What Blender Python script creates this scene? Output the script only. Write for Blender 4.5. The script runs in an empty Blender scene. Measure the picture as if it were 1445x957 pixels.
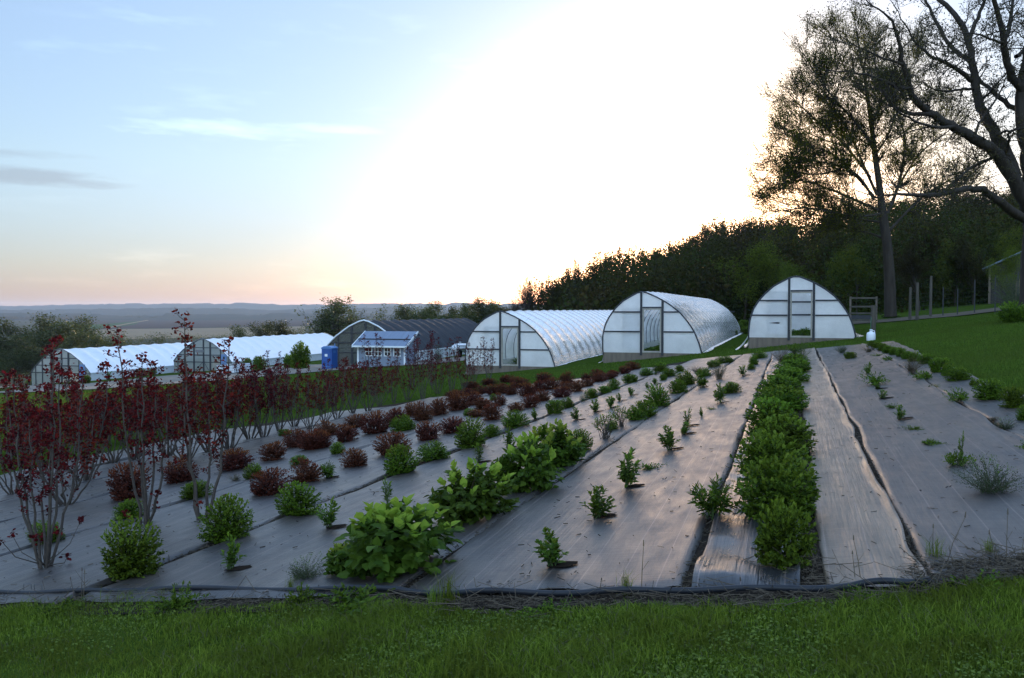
import bpy, math, random
import numpy as np
from mathutils import Vector, Matrix
random.seed(7)
RNG = np.random.default_rng(11)
PI = math.pi
S = bpy.context.scene
COL = S.collection

SKY_DUST = .25; SKY_STRENGTH = .1; EXPOSURE = 2.05; HAZE = 6e-5
# ------------------------------------------------------------------ camera model and terrain
F = 1250.0
PITCH = math.atan(41.5 / F)
D = np.array([392 / F, 1.0]); D /= np.linalg.norm(D)      # direction of the planting rows
R = np.array([D[1], -D[0]])                                # across the rows, to the right
LVX = np.array([-9000, -1000, -400, -250, -160, -110, -87, -71, -49, -30, -13.7, -6.4, 0, 3.2, 6.6, 12, 20, 40, 100, 400, 9000], float)
LVZ = np.array([-33, -33, -30.5, -23.5, -15.5, -10, -7.6, -6.45, -4.85, -3.3, -1.6, -.75, 0, .37, .85, 1.5, 2.2, 3.2, 5, 9, 12], float)

def sstep(x):
    x = np.clip(x, 0, 1)
    return x * x * (3 - 2 * x)

def zuv(u, v):
    u = np.asarray(u, float); v = np.asarray(v, float)
    z = -2.05 + .013 * np.minimum(u, 45) + np.interp(v, LVX, LVZ)
    hill = 6.0 * sstep((u - 84) / 90) * sstep((v + 48) / 50)
    return z + hill

def uv2xy(u, v):
    return u * D[0] + v * R[0], u * D[1] + v * R[1]

def xy2uv(x, y):
    return x * D[0] + y * D[1], x * R[0] + y * R[1]

def zt(x, y):
    return zuv(*xy2uv(x, y))

def ray(px, py):
    a = (px - 722.5) / F; b = -(py - 478.5) / F
    c, s = math.cos(PITCH), math.sin(PITCH)
    return np.array([a, c + b * s, b * c - s])

def ground(px, py):
    d = ray(px, py); lo = 0.0; t = 1.0
    while t < 9000:
        p = d * t
        if p[2] < zt(p[0], p[1]): break
        lo = t; t *= 1.03
    hi = t
    for _ in range(40):
        m = (lo + hi) / 2; p = d * m
        if p[2] < zt(p[0], p[1]): hi = m
        else: lo = m
    return d * hi

def at(px, py, Y):
    d = ray(px, py)
    return d * (Y / d[1])

ANG = -math.atan2(D[0], D[1])     # z rotation that turns local +Y along the rows

# ------------------------------------------------------------------ object helpers
def tag(o, label=None, cat=None, group=None, kind=None):
    if label: o['label'] = label
    if cat: o['category'] = cat
    if group: o['group'] = group
    if kind: o['kind'] = kind
    return o

def mesh(name, V, Fs, smooth=False):
    me = bpy.data.meshes.new(name)
    me.from_pydata([tuple(map(float, v)) for v in V] if not isinstance(V, np.ndarray) else V.tolist(), [], [list(map(int, f)) for f in Fs])
    if smooth:
        me.polygons.foreach_set('use_smooth', [True] * len(me.polygons))
    me.update()
    return me

def mesh_np(name, V, Q, T=None, smooth=False):
    """fast mesh from arrays: Q (n,4) quads, T (m,3) triangles"""
    me = bpy.data.meshes.new(name)
    V = np.asarray(V, np.float32)
    nq = 0 if Q is None else len(Q); nt = 0 if T is None else len(T)
    loops = []
    if nq: loops.append(np.asarray(Q, np.int32).ravel())
    if nt: loops.append(np.asarray(T, np.int32).ravel())
    loops = np.concatenate(loops)
    starts = np.concatenate([np.arange(nq) * 4, nq * 4 + np.arange(nt) * 3]).astype(np.int32)
    tot = np.concatenate([np.full(nq, 4), np.full(nt, 3)]).astype(np.int32)
    me.vertices.add(len(V)); me.vertices.foreach_set('co', V.ravel())
    me.loops.add(len(loops)); me.loops.foreach_set('vertex_index', loops)
    me.polygons.add(nq + nt); me.polygons.foreach_set('loop_start', starts); me.polygons.foreach_set('loop_total', tot)
    if smooth: me.polygons.foreach_set('use_smooth', np.ones(nq + nt, bool))
    me.update(calc_edges=True); me.validate()
    return me

def ob(name, me, mat=None, parent=None):
    o = bpy.data.objects.new(name, me); COL.objects.link(o)
    if mat is not None and me is not None and len(me.materials) == 0: me.materials.append(mat)
    if parent is not None: o.parent = parent
    return o

def thing(name, label, cat, loc=(0, 0, 0), rz=0, group=None):
    o = bpy.data.objects.new(name, None); COL.objects.link(o)
    o.empty_display_size = .2
    o.location = tuple(map(float, loc)); o.rotation_euler = (0, 0, rz)
    return tag(o, label, cat, group)

class MB:
    def __init__(s): s.v = []; s.f = []
    def box(s, x0, x1, y0, y1, z0, z1):
        b = len(s.v)
        s.v += [(x0, y0, z0), (x1, y0, z0), (x1, y1, z0), (x0, y1, z0), (x0, y0, z1), (x1, y0, z1), (x1, y1, z1), (x0, y1, z1)]
        s.f += [[b + i for i in q] for q in ((0, 3, 2, 1), (4, 5, 6, 7), (0, 1, 5, 4), (1, 2, 6, 5), (2, 3, 7, 6), (3, 0, 4, 7))]
        return s
    def poly(s, pts):
        b = len(s.v); s.v += [tuple(p) for p in pts]; s.f.append(list(range(b, b + len(pts)))); return s
    def prism(s, pts, off):
        """polygon extruded along vector off"""
        b = len(s.v); n = len(pts)
        s.v += [tuple(p) for p in pts] + [tuple(np.add(p, off)) for p in pts]
        s.f.append([b + i for i in range(n)][::-1]); s.f.append([b + n + i for i in range(n)])
        for i in range(n):
            j = (i + 1) % n; s.f.append([b + i, b + j, b + n + j, b + n + i])
        return s
    def tube(s, pts, r, k=6, caps=True):
        pts = np.asarray(pts, float); n = len(pts)
        r = np.full(n, r) if np.isscalar(r) else np.asarray(r, float)
        V, Q = tube_arrays(pts, r, k)
        b = len(s.v); s.v += [tuple(p) for p in V]; s.f += [[b + int(i) for i in q] for q in Q]
        if caps:
            s.f.append([b + i for i in range(k)][::-1]); s.f.append([b + (n - 1) * k + i for i in range(k)])
        return s
    def build(s, name, mat, parent=None, smooth=False):
        return ob(name, mesh(name, s.v, s.f, smooth), mat, parent)

def tube_arrays(pts, r, k):
    n = len(pts)
    t = np.gradient(pts, axis=0); t /= (np.linalg.norm(t, axis=1, keepdims=True) + 1e-9)
    ref = np.array([0.0, 0, 1]) if abs(t[0, 2]) < .9 else np.array([1.0, 0, 0])
    a = np.zeros((n, 3)); cur = ref
    for i in range(n):
        x = cur - t[i] * np.dot(cur, t[i]); x /= (np.linalg.norm(x) + 1e-9); a[i] = x; cur = x
    b = np.cross(t, a)
    th = np.arange(k) * 2 * PI / k
    V = pts[:, None, :] + r[:, None, None] * (a[:, None, :] * np.cos(th)[None, :, None] + b[:, None, :] * np.sin(th)[None, :, None])
    V = V.reshape(-1, 3)
    i = np.arange(n - 1)[:, None] * k; j = np.arange(k)[None, :]; j2 = (j + 1) % k
    Q = np.stack([i + j, i + j2, i + k + j2, i + k + j], -1).reshape(-1, 4)
    return V, Q

def tubes_mesh(name, lines, smooth=True):
    """lines: list of (pts, radii, k)"""
    Vs = []; Qs = []; off = 0
    for pts, r, k in lines:
        V, Q = tube_arrays(np.asarray(pts, float), np.asarray(r, float), k)
        Vs.append(V); Qs.append(Q + off); off += len(V)
    return mesh_np(name, np.concatenate(Vs), np.concatenate(Qs), None, smooth)

def norm(a): return a / (np.linalg.norm(a, axis=-1, keepdims=True) + 1e-9)

def leaves_arrays(P, dirs, up, size, wid, fold=.18, droop=.15, simple=False):
    """leaf blades: P base points, dirs along the blade, up approximate upper-side normal"""
    n = len(P); dirs = norm(dirs); side = norm(np.cross(dirs, up)); nrm = np.cross(side, dirs)
    size = np.broadcast_to(np.asarray(size, float), (n,))[:, None]; w = np.broadcast_to(np.asarray(wid, float), (n,))[:, None] * size
    if simple:
        tip = P + dirs * size - nrm * size * droop
        m = P + dirs * size * .5
        V = np.stack([P, m + side * w * .5 + nrm * w * fold, tip, m - side * w * .5 + nrm * w * fold], 1).reshape(-1, 3)
        i = np.arange(n)[:, None] * 4
        return V, i + np.array([[0, 1, 2, 3]])
    tip = P + dirs * size - nrm * size * droop
    m1 = P + dirs * size * .33; m2 = P + dirs * size * .68 - nrm * size * droop * .4
    V = np.stack([P, m1 + side * w * .5 + nrm * w * fold, m2 + side * w * .38 + nrm * w * fold * .8, tip,
                  m2 - side * w * .38 + nrm * w * fold * .8, m1 - side * w * .5 + nrm * w * fold], 1).reshape(-1, 3)
    i = np.arange(n)[:, None] * 6
    Q = np.concatenate([i + np.array([[0, 1, 2, 3]]), i + np.array([[0, 3, 4, 5]])], 0)
    return V, Q

def cat_arrays(L):
    Vs = []; Qs = []; off = 0
    for V, Q in L:
        Vs.append(V); Qs.append(Q + off); off += len(V)
    return np.concatenate(Vs), np.concatenate(Qs)

# ------------------------------------------------------------------ materials
def newmat(name):
    m = bpy.data.materials.new(name); m.use_nodes = True
    nt = m.node_tree; nt.nodes.clear()
    out = nt.nodes.new('ShaderNodeOutputMaterial')
    return m, nt, nt.nodes.new, nt.links.new, out

def mixrgb(nt, fac, c1, c2, blend='MIX'):
    n = nt.nodes.new('ShaderNodeMix'); n.data_type = 'RGBA'; n.blend_type = blend
    for idx, val in ((0, fac), (6, c1), (7, c2)):
        if isinstance(val, bpy.types.NodeSocket): nt.links.new(val, n.inputs[idx])
        elif idx == 0: n.inputs[0].default_value = val
        else: n.inputs[idx].default_value = (*val, 1) if len(val) == 3 else val
    return n.outputs[2]

def noise(nt, vec, scale, detail=4, rough=.55, mapscale=None):
    if mapscale is not None:
        mp = nt.nodes.new('ShaderNodeMapping'); mp.inputs['Scale'].default_value = mapscale
        nt.links.new(vec, mp.inputs['Vector']); vec = mp.outputs[0]
    n = nt.nodes.new('ShaderNodeTexNoise'); n.inputs['Scale'].default_value = scale
    n.inputs['Detail'].default_value = detail; n.inputs['Roughness'].default_value = rough
    nt.links.new(vec, n.inputs['Vector'])
    return n.outputs['Fac']

def remap(nt, x, a, b, c=0.0, d=1.0):
    n = nt.nodes.new('ShaderNodeMapRange'); n.inputs[1].default_value = a; n.inputs[2].default_value = b
    n.inputs[3].default_value = c; n.inputs[4].default_value = d; nt.links.new(x, n.inputs[0])
    return n.outputs[0]

def bumpn(nt, h, strength, dist, normal=None):
    n = nt.nodes.new('ShaderNodeBump'); n.inputs['Strength'].default_value = strength; n.inputs['Distance'].default_value = dist
    nt.links.new(h, n.inputs['Height'])
    if normal is not None: nt.links.new(normal, n.inputs['Normal'])
    return n.outputs[0]

def tcoord(nt, which='Object'):
    n = nt.nodes.new('ShaderNodeTexCoord'); return n.outputs[which]

def surf(name, c1, c2=None, scale=4, rough=.7, spec=.3, metal=0, bump=0, bscale=40, bdist=.01, mapscale=None, detail=4):
    m, nt, N, L, out = newmat(name)
    p = N('ShaderNodeBsdfPrincipled'); L(p.outputs[0], out.inputs[0])
    p.inputs['Roughness'].default_value = rough; p.inputs['Specular IOR Level'].default_value = spec; p.inputs['Metallic'].default_value = metal
    co = tcoord(nt)
    if c2 is None: c2 = tuple(x * .7 for x in c1)
    f = remap(nt, noise(nt, co, scale, detail, .6, mapscale), .32, .68)
    L(mixrgb(nt, f, c1, c2), p.inputs['Base Color'])
    if bump:
        L(bumpn(nt, noise(nt, co, bscale, 3, .6, mapscale), bump, bdist), p.inputs['Normal'])
    return m

def leafmat(name, c_dark, c_light, trans=.35, rough=.55, spec=.16, patch=None, hv_=.015):
    m, nt, N, L, out = newmat(name)
    g = N('ShaderNodeNewGeometry'); oi = N('ShaderNodeObjectInfo')
    c = mixrgb(nt, g.outputs['Random Per Island'], c_dark, c_light)
    if patch:
        c = mixrgb(nt, remap(nt, noise(nt, tcoord(nt), patch[1], 3, .6), .42, .6), c, patch[0])
    hv = N('ShaderNodeHueSaturation'); L(c, hv.inputs['Color'])
    L(remap(nt, oi.outputs['Random'], 0, 1, .5 - hv_, .5 + hv_), hv.inputs['Hue'])
    L(remap(nt, oi.outputs['Random'], 0, 1, .8, 1.2), hv.inputs['Value'])
    p = N('ShaderNodeBsdfPrincipled'); p.inputs['Roughness'].default_value = rough; p.inputs['Specular IOR Level'].default_value = spec
    L(hv.outputs[0], p.inputs['Base Color'])
    t = N('ShaderNodeBsdfTranslucent'); L(hv.outputs[0], t.inputs['Color'])
    mx = N('ShaderNodeMixShader'); mx.inputs[0].default_value = trans
    L(p.outputs[0], mx.inputs[1]); L(t.outputs[0], mx.inputs[2]); L(mx.outputs[0], out.inputs[0])
    return m

def filmmat(name, col=(.85, .86, .88), transp=.12, transl=.6, rough=.25, bscale=3, bstr=.35, stretch=(1, 1, 1), fine=0.0):
    m, nt, N, L, out = newmat(name)
    co = tcoord(nt)
    h1 = noise(nt, co, bscale, 5, .62, stretch)
    nb = bumpn(nt, h1, bstr, .08)
    if fine:
        nb = bumpn(nt, noise(nt, co, bscale * 6, 3, .6, (stretch[0], stretch[1], stretch[2])), fine, .02, nb)
    dirt = remap(nt, noise(nt, co, 1.3, 5, .65), .35, .75)
    c = mixrgb(nt, dirt, col, tuple(x * .82 for x in col))
    dif = N('ShaderNodeBsdfDiffuse'); L(c, dif.inputs[0]); L(nb, dif.inputs['Normal'])
    tl = N('ShaderNodeBsdfTranslucent'); L(c, tl.inputs[0]); L(nb, tl.inputs['Normal'])
    m1 = N('ShaderNodeMixShader'); m1.inputs[0].default_value = transl; L(dif.outputs[0], m1.inputs[1]); L(tl.outputs[0], m1.inputs[2])
    tr = N('ShaderNodeBsdfTransparent')
    m2 = N('ShaderNodeMixShader'); m2.inputs[0].default_value = transp; L(m1.outputs[0], m2.inputs[1]); L(tr.outputs[0], m2.inputs[2])
    gl = N('ShaderNodeBsdfGlossy'); gl.inputs['Roughness'].default_value = rough; L(nb, gl.inputs['Normal'])
    fr = N('ShaderNodeFresnel'); fr.inputs['IOR'].default_value = 1.4; L(nb, fr.inputs['Normal'])
    m3 = N('ShaderNodeMixShader'); L(remap(nt, fr.outputs[0], 0, 1, 0, .66), m3.inputs[0]); L(m2.outputs[0], m3.inputs[1]); L(gl.outputs[0], m3.inputs[2])
    L(m3.outputs[0], out.inputs[0])
    return m

def fabricmat(name, base=(.015, .0145, .017), dust=(.072, .058, .047), r0=.36, r1=.52, streak=1.0):  # dust tone is warmed, carrying some of the warm sky sheen as colour
    """woven black weed barrier; UV is metres (across, along)"""
    m, nt, N, L, out = newmat(name)
    uv = N('ShaderNodeUVMap').outputs[0]
    p = N('ShaderNodeBsdfPrincipled'); L(p.outputs[0], out.inputs[0])
    big = remap(nt, noise(nt, uv, .7, 5, .6), .35, .7)
    st = noise(nt, uv, 1.0, 4, .65, (42, .55, 1))
    f = N('ShaderNodeMath'); f.operation = 'MULTIPLY'; L(big, f.inputs[0]); L(remap(nt, st, .3, .7, .35, 1.0), f.inputs[1])
    c = mixrgb(nt, f.outputs[0], base, dust)
    c = mixrgb(nt, remap(nt, noise(nt, uv, 1.0, 4, .65, (1.6, 26, 1)), .5, .72, 0, .45), c, dust)
    # stitched marker lines every 30 cm
    sx = N('ShaderNodeSeparateXYZ'); L(uv, sx.inputs[0])
    wob = N('ShaderNodeMath'); wob.operation = 'MULTIPLY_ADD'; L(noise(nt, uv, .5, 2), wob.inputs[0]); wob.inputs[1].default_value = .03; L(sx.outputs[0], wob.inputs[2])
    md = N('ShaderNodeMath'); md.operation = 'PINGPONG'; L(wob.outputs[0], md.inputs[0]); md.inputs[1].default_value = .152
    ln = remap(nt, md.outputs[0], .002, .007, .3, 0.0)
    c = mixrgb(nt, ln, c, (.3, .22, .2))
    soil = remap(nt, noise(nt, uv, 3.2, 6, .7, (1.4, .8, 1)), .54, .74, 0, .6)
    c = mixrgb(nt, soil, c, (.08, .06, .045))
    dark = remap(nt, noise(nt, uv, 1.1, 5, .7, (1.0, .45, 1)), .56, .7, 0, .55)
    c = mixrgb(nt, dark, c, (.022, .023, .028))
    L(c, p.inputs['Base Color'])
    rr = noise(nt, uv, 2.2, 4, .6, (2.5, .8, 1))
    L(remap(nt, rr, .3, .7, r0, r1), p.inputs['Roughness'])
    p.inputs['Specular IOR Level'].default_value = .55
    wv = noise(nt, uv, 1.0, 2, .5, (260, 260, 1))
    b1 = bumpn(nt, noise(nt, uv, 1.6, 4, .6, (1, .7, 1)), .12 * streak, .05)
    b2 = bumpn(nt, noise(nt, uv, 1.0, 4, .6, (30, 1.1, 1)), .5 * streak, .014, b1)
    cr = noise(nt, uv, 1.0, 3, .6, (1.1, 34, 1))
    b2 = bumpn(nt, cr, .3, .006, b2)
    b3 = bumpn(nt, wv, .35, .002, b2)
    L(b3, p.inputs['Normal'])
    return m

# ------------------------------------------------------------------ sky, sun, camera
SUN_AZ = math.radians(12.3); SUN_EL = math.radians(4.6)
sdir = Vector((math.sin(SUN_AZ) * math.cos(SUN_EL), math.cos(SUN_AZ) * math.cos(SUN_EL), math.sin(SUN_EL)))
W = bpy.data.worlds.new('World'); S.world = W; W.use_nodes = True
nt = W.node_tree; nt.nodes.clear(); N = nt.nodes.new; L = nt.links.new
wo = N('ShaderNodeOutputWorld'); bg = N('ShaderNodeBackground'); L(bg.outputs[0], wo.inputs[0])
sky = N('ShaderNodeTexSky'); sky.sky_type = 'NISHITA'; sky.sun_disc = False
sky.sun_elevation = SUN_EL; sky.sun_rotation = SUN_AZ
sky.altitude = 200; sky.air_density = 1.0; sky.dust_density = SKY_DUST; sky.ozone_density = 3.0
bg.inputs[1].default_value = SKY_STRENGTH
# thin drifting clouds, by direction
g = tcoord(nt, 'Generated'); sx = N('ShaderNodeSeparateXYZ'); L(g, sx.inputs[0])
def wm(op, a, b=None):
    n = N('ShaderNodeMath'); n.operation = op
    for i, x in enumerate((a, b)):
        if x is None: continue
        if isinstance(x, bpy.types.NodeSocket): L(x, n.inputs[i])
        else: n.inputs[i].default_value = x
    return n.outputs[0]
az = wm('ARCTAN2', sx.outputs[0], sx.outputs[1]); el = wm('ARCSINE', sx.outputs[2])
cv = N('ShaderNodeCombineXYZ'); L(az, cv.inputs[0]); L(el, cv.inputs[1])
wisp = noise(nt, cv.outputs[0], 1.0, 7, .6, (11, 60, 1))
wbig = noise(nt, cv.outputs[0], 1.0, 3, .5, (4.0, 13, 1))
wm_ = wm('MULTIPLY', remap(nt, wisp, .52, .72), remap(nt, wbig, .48, .66))
def band(x, c, h):
    return remap(nt, wm('ABSOLUTE', wm('SUBTRACT', x, c)), 0, h, 1, 0)
def blob(a0, e0, ha, he):
    q = wm('SQRT', wm('ADD', wm('POWER', wm('DIVIDE', wm('SUBTRACT', az, a0), ha), 2), wm('POWER', wm('DIVIDE', wm('SUBTRACT', el, e0), he), 2)))
    rag = remap(nt, wisp, .3, .7, -.55, .55)
    return remap(nt, wm('ADD', q, rag), .25, 1.0, 1, 0)
streak = wm('MAXIMUM', blob(math.radians(-17.6), math.radians(10.9), math.radians(6.5), math.radians(.55)),
            wm('MULTIPLY', blob(math.radians(-11.3), math.radians(11.2), math.radians(4), math.radians(.4)), .6))
grey = wm('MAXIMUM', blob(math.radians(-28.5), math.radians(7.45), math.radians(6.2), math.radians(.5)),
          wm('MULTIPLY', blob(math.radians(-29.5), math.radians(8.75), math.radians(4.2), math.radians(.28)), .55))
low = wm('MULTIPLY', remap(nt, wisp, .42, .66), wm('MULTIPLY', band(el, math.radians(5.4), math.radians(2.6)), remap(nt, az, -.35, .1)))
bright = wm('MAXIMUM', wm('MULTIPLY', wm_, .55), streak)
c = mixrgb(nt, wm('MULTIPLY', bright, .55), sky.outputs[0], (1.42, 1.38, 1.34), 'MULTIPLY')
c2 = mixrgb(nt, 1.0, sky.outputs[0], (1.5, 1.42, 1.36), 'MULTIPLY')
c = mixrgb(nt, wm('MULTIPLY', bright, .8), sky.outputs[0], c2)
c3 = mixrgb(nt, 1.0, sky.outputs[0], (.80, .72, .72), 'MULTIPLY')
c = mixrgb(nt, wm('MULTIPLY', wm('MAXIMUM', grey, wm('MULTIPLY', low, .35)), .85), c, c3)
# low air near the horizon: paler, dustier light than the model's clean sunset
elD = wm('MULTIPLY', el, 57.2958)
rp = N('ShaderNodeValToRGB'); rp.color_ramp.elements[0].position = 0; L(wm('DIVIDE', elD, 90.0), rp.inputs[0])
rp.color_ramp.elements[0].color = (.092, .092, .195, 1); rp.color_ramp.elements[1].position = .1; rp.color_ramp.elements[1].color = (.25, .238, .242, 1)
for pos, cc in ((.03, (.15, .15, .205, 1)), (.22, (.32, .305, .31, 1)), (.36, (.9, .86, .83, 1)), (.62, (1, .96, .92, 1))):  # upper stops: unseen overhead sky, brightness added to light the ground
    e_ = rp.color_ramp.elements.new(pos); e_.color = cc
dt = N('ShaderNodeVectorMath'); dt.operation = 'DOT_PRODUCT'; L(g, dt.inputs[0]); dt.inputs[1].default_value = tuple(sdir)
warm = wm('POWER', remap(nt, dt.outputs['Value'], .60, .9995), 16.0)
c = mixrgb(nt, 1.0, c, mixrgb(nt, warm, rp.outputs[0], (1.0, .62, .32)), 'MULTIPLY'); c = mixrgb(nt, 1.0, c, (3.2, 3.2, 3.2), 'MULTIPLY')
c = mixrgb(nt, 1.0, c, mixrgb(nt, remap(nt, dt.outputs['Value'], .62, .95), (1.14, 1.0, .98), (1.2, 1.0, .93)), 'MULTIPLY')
c = mixrgb(nt, 1.0, c, mixrgb(nt, remap(nt, dt.outputs['Value'], .3, -.6), (1, 1, 1), (2.6, 2.2, 1.8)), 'MULTIPLY')  # extra pinkish brightness added to unseen sky behind camera, lights facing surfaces
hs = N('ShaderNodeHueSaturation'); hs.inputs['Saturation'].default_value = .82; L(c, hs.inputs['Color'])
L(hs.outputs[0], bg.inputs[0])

sl = bpy.data.lights.new('sun', 'SUN'); sl.energy = 2.0; sl.angle = math.radians(.5); sl.color = (1, .78, .52)
so = bpy.data.objects.new('sun', sl); COL.objects.link(so); so.rotation_euler = sdir.to_track_quat('Z', 'Y').to_euler(); so.location = (30, 160, 60)

cam = bpy.data.cameras.new('camera'); co_ = bpy.data.objects.new('camera', cam); COL.objects.link(co_)
cam.sensor_width = 36; cam.lens = F * 36 / 1445; cam.clip_start = .05; cam.clip_end = 30000
co_.rotation_euler = (PI / 2 - PITCH, 0, 0); S.camera = co_
S.view_settings.view_transform = 'Standard'; S.view_settings.look = 'None'; S.view_settings.gamma = 1
S.view_settings.exposure = EXPOSURE
S.render.engine = 'CYCLES'
S.cycles.max_bounces = 12; S.cycles.diffuse_bounces = 5; S.cycles.glossy_bounces = 3; S.cycles.transmission_bounces = 6
S.cycles.transparent_max_bounces = 10; S.cycles.volume_bounces = 0
S.cycles.caustics_reflective = False; S.cycles.caustics_refractive = False
S.cycles.use_denoising = True

# ------------------------------------------------------------------ ground
def graded(a, b, near0, near1, step, grow=1.16):
    xs = list(np.arange(near0, near1 + 1e-6, step)); s = step; x = xs[-1]
    while x < b: s *= grow; x += s; xs.append(x)
    s = step; x = xs[0]; left = []
    while x > a: s *= grow; x -= s; left.append(x)
    return np.array(left[::-1] + xs)
us = graded(-600, 9000, -6, 60, .6); vs = graded(-9000, 6000, -24, 20, .6)
U, Vv = np.meshgrid(us, vs, indexing='ij')
X, Y = uv2xy(U, Vv); Z = zuv(U, Vv)
dd = np.hypot(X, Y)
Z = Z + .02 * np.sin(X * .9 + 1) * np.sin(Y * .7) * np.clip((np.abs(Vv) - 4) / 10, 0, 1)
def grid_quads(n, m):
    i = np.arange(n - 1)[:, None] * m + np.arange(m - 1)[None, :]
    return np.stack([i, i + m, i + m + 1, i + 1], -1).reshape(-1, 4)
m, nt, N, L, out = newmat('meadow')
co = tcoord(nt); p = N('ShaderNodeBsdfPrincipled'); L(p.outputs[0], out.inputs[0]); p.inputs['Roughness'].default_value = .9; p.inputs['Specular IOR Level'].default_value = 0
f1 = remap(nt, noise(nt, co, .35, 6, .65), .35, .65); f2 = remap(nt, noise(nt, co, .012, 5, .6), .4, .6); f3 = remap(nt, noise(nt, co, 9, 4, .7), .3, .7)
c = mixrgb(nt, f1, (.036, .06, .010), (.06, .088, .016)); c = mixrgb(nt, f3, c, (.03, .052, .008)); 
vd = N('ShaderNodeVectorMath'); vd.operation = 'LENGTH'; L(co, vd.inputs[0])
c = mixrgb(nt, remap(nt, vd.outputs['Value'], 110, 260), c, mixrgb(nt, f2, (.045, .05, .024), (.065, .056, .04)))
L(c, p.inputs['Base Color'])
L(bumpn(nt, noise(nt, co, 14, 4, .7), .8, .05), p.inputs['Normal'])
GRASS = m
go = ob('ground', mesh_np('ground', np.stack([X, Y, Z], -1).reshape(-1, 3), grid_quads(len(us), len(vs)), None, True), m)
tag(go, kind='structure')

def sheet(name, mat, P):
    """P (n,m,3) grid of points -> structure sheet"""
    n, mm = P.shape[:2]
    o = ob(name, mesh_np(name, P.reshape(-1, 3), grid_quads(n, mm), None, True), mat)
    return tag(o, kind='structure')

def pixel_sheet(name, mat, top, bot, lift, nx=24, ny=5, jag=0):
    """ground sheet between two pixel polylines"""
    top = np.array(top, float); bot = np.array(bot, float)
    def samp(a, t):
        s = np.linspace(0, 1, len(a)); return np.array([np.interp(t, s, a[:, 0]), np.interp(t, s, a[:, 1])])
    P = np.zeros((nx, ny, 3))
    for i in range(nx):
        a = samp(bot, i / (nx - 1)); b = samp(top, i / (nx - 1))
        g0 = ground(*a); g1 = ground(*b)
        for j in range(ny):
            q = g0 + (g1 - g0) * j / (ny - 1)
            if jag and j in (0, ny - 1): q[:2] += RNG.normal(0, jag, 2)
            P[i, j] = (q[0], q[1], zt(q[0], q[1]) + lift)
    return sheet(name, mat, P)

def vfan(v0, u):
    c = np.interp(v0, [-18, -13.5, -10, -1.5, -.5, 0], [.004, .006, .0145, .0145, .004, 0])
    return v0 * (1 - c * (np.asarray(u) - 7))
def uend(v0): return np.interp(v0, [-18.5, -15.7, -10.5, -6.3, -3, .8, 3.6], [21, 25.5, 31.8, 35.6, 36.2, 35.2, 34.6])

SOIL = surf('soil', (.034, .025, .018), (.015, .011, .009), 9, .95, .1, bump=.9, bscale=45, bdist=.03)
v0s = np.linspace(-17.7, 3.5, 44); ts = np.linspace(0, 1, 80)
P = np.zeros((80, 44, 3))
for j, v0 in enumerate(v0s):
    u = 6.12 + (uend(v0) - 6.2) * ts
    vv = vfan(v0, u); x, y = uv2xy(u, vv)
    P[:, j] = np.stack([x, y, zuv(u, vv) + .012], -1)
sheet('soil', SOIL, P)
GRAVEL = surf('gravel', (.2, .18, .16), (.14, .125, .11), 3, .95, .1, bump=.6, bscale=30, bdist=.03)
pixel_sheet('road', GRAVEL, [(-30, 547), (60, 544), (130, 541), (230, 531), (330, 524), (390, 517), (440, 515), (520, 513), (600, 509), (660, 503)],
            [(-30, 556), (60, 553), (130, 550), (230, 543), (330, 536), (390, 530), (440, 526), (520, 519), (600, 515), (660, 509)], .05, 60, 6, .1)
pixel_sheet('path', surf('dirt_path', (.12, .1, .08), (.085, .075, .058), 2, .95, 0, bump=.5, bscale=20), [(1190, 455), (1240, 452), (1290, 447), (1350, 442), (1440, 431)], [(1190, 459), (1240, 456), (1290, 452), (1350, 447), (1440, 436)], .04, 40, 4, .05)
PLOW = surf('ploughed_field', (.06, .046, .042), (.05, .039, .036), .02, .95, 0)
STUB = surf('stubble_field', (.2, .16, .11), (.165, .135, .095), .02, .95, 0)
GREENF = surf('green_field', (.04, .075, .022), (.033, .062, .022), .02, .95, 0)
pixel_sheet('field', STUB, [(92, 468), (160, 464.8), (260, 464), (430, 461)], [(95, 478), (160, 480), (260, 478), (430, 474)], .6, 20, 8)
pixel_sheet('field', PLOW, [(105, 452.5), (200, 451.2), (330, 449), (470, 448)], [(150, 464.3), (200, 464.0), (330, 462.2), (470, 460)], .5, 20, 8)
pixel_sheet('field', GREENF, [(108, 459.2), (150, 457.6), (202, 453)], [(112, 465.2), (150, 464.0), (190, 458.5)], .9, 10, 4)
pixel_sheet('field', PLOW, [(480, 447), (600, 446), (700, 446)], [(480, 454), (600, 453), (700, 452)], .7, 20, 5)
pixel_sheet('field', GREENF, [(20, 446.5), (100, 445.5), (300, 444.6), (640, 442.5)], [(20, 448), (100, 447), (300, 446.2), (640, 444)], .7, 20, 5)
pixel_sheet('track', STUB, [(150, 464), (162, 460.5), (180, 457), (208, 452.2)], [(154, 464.5), (168, 460.9), (186, 457.2), (210, 452.8)], 1.3, 12, 3)

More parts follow.
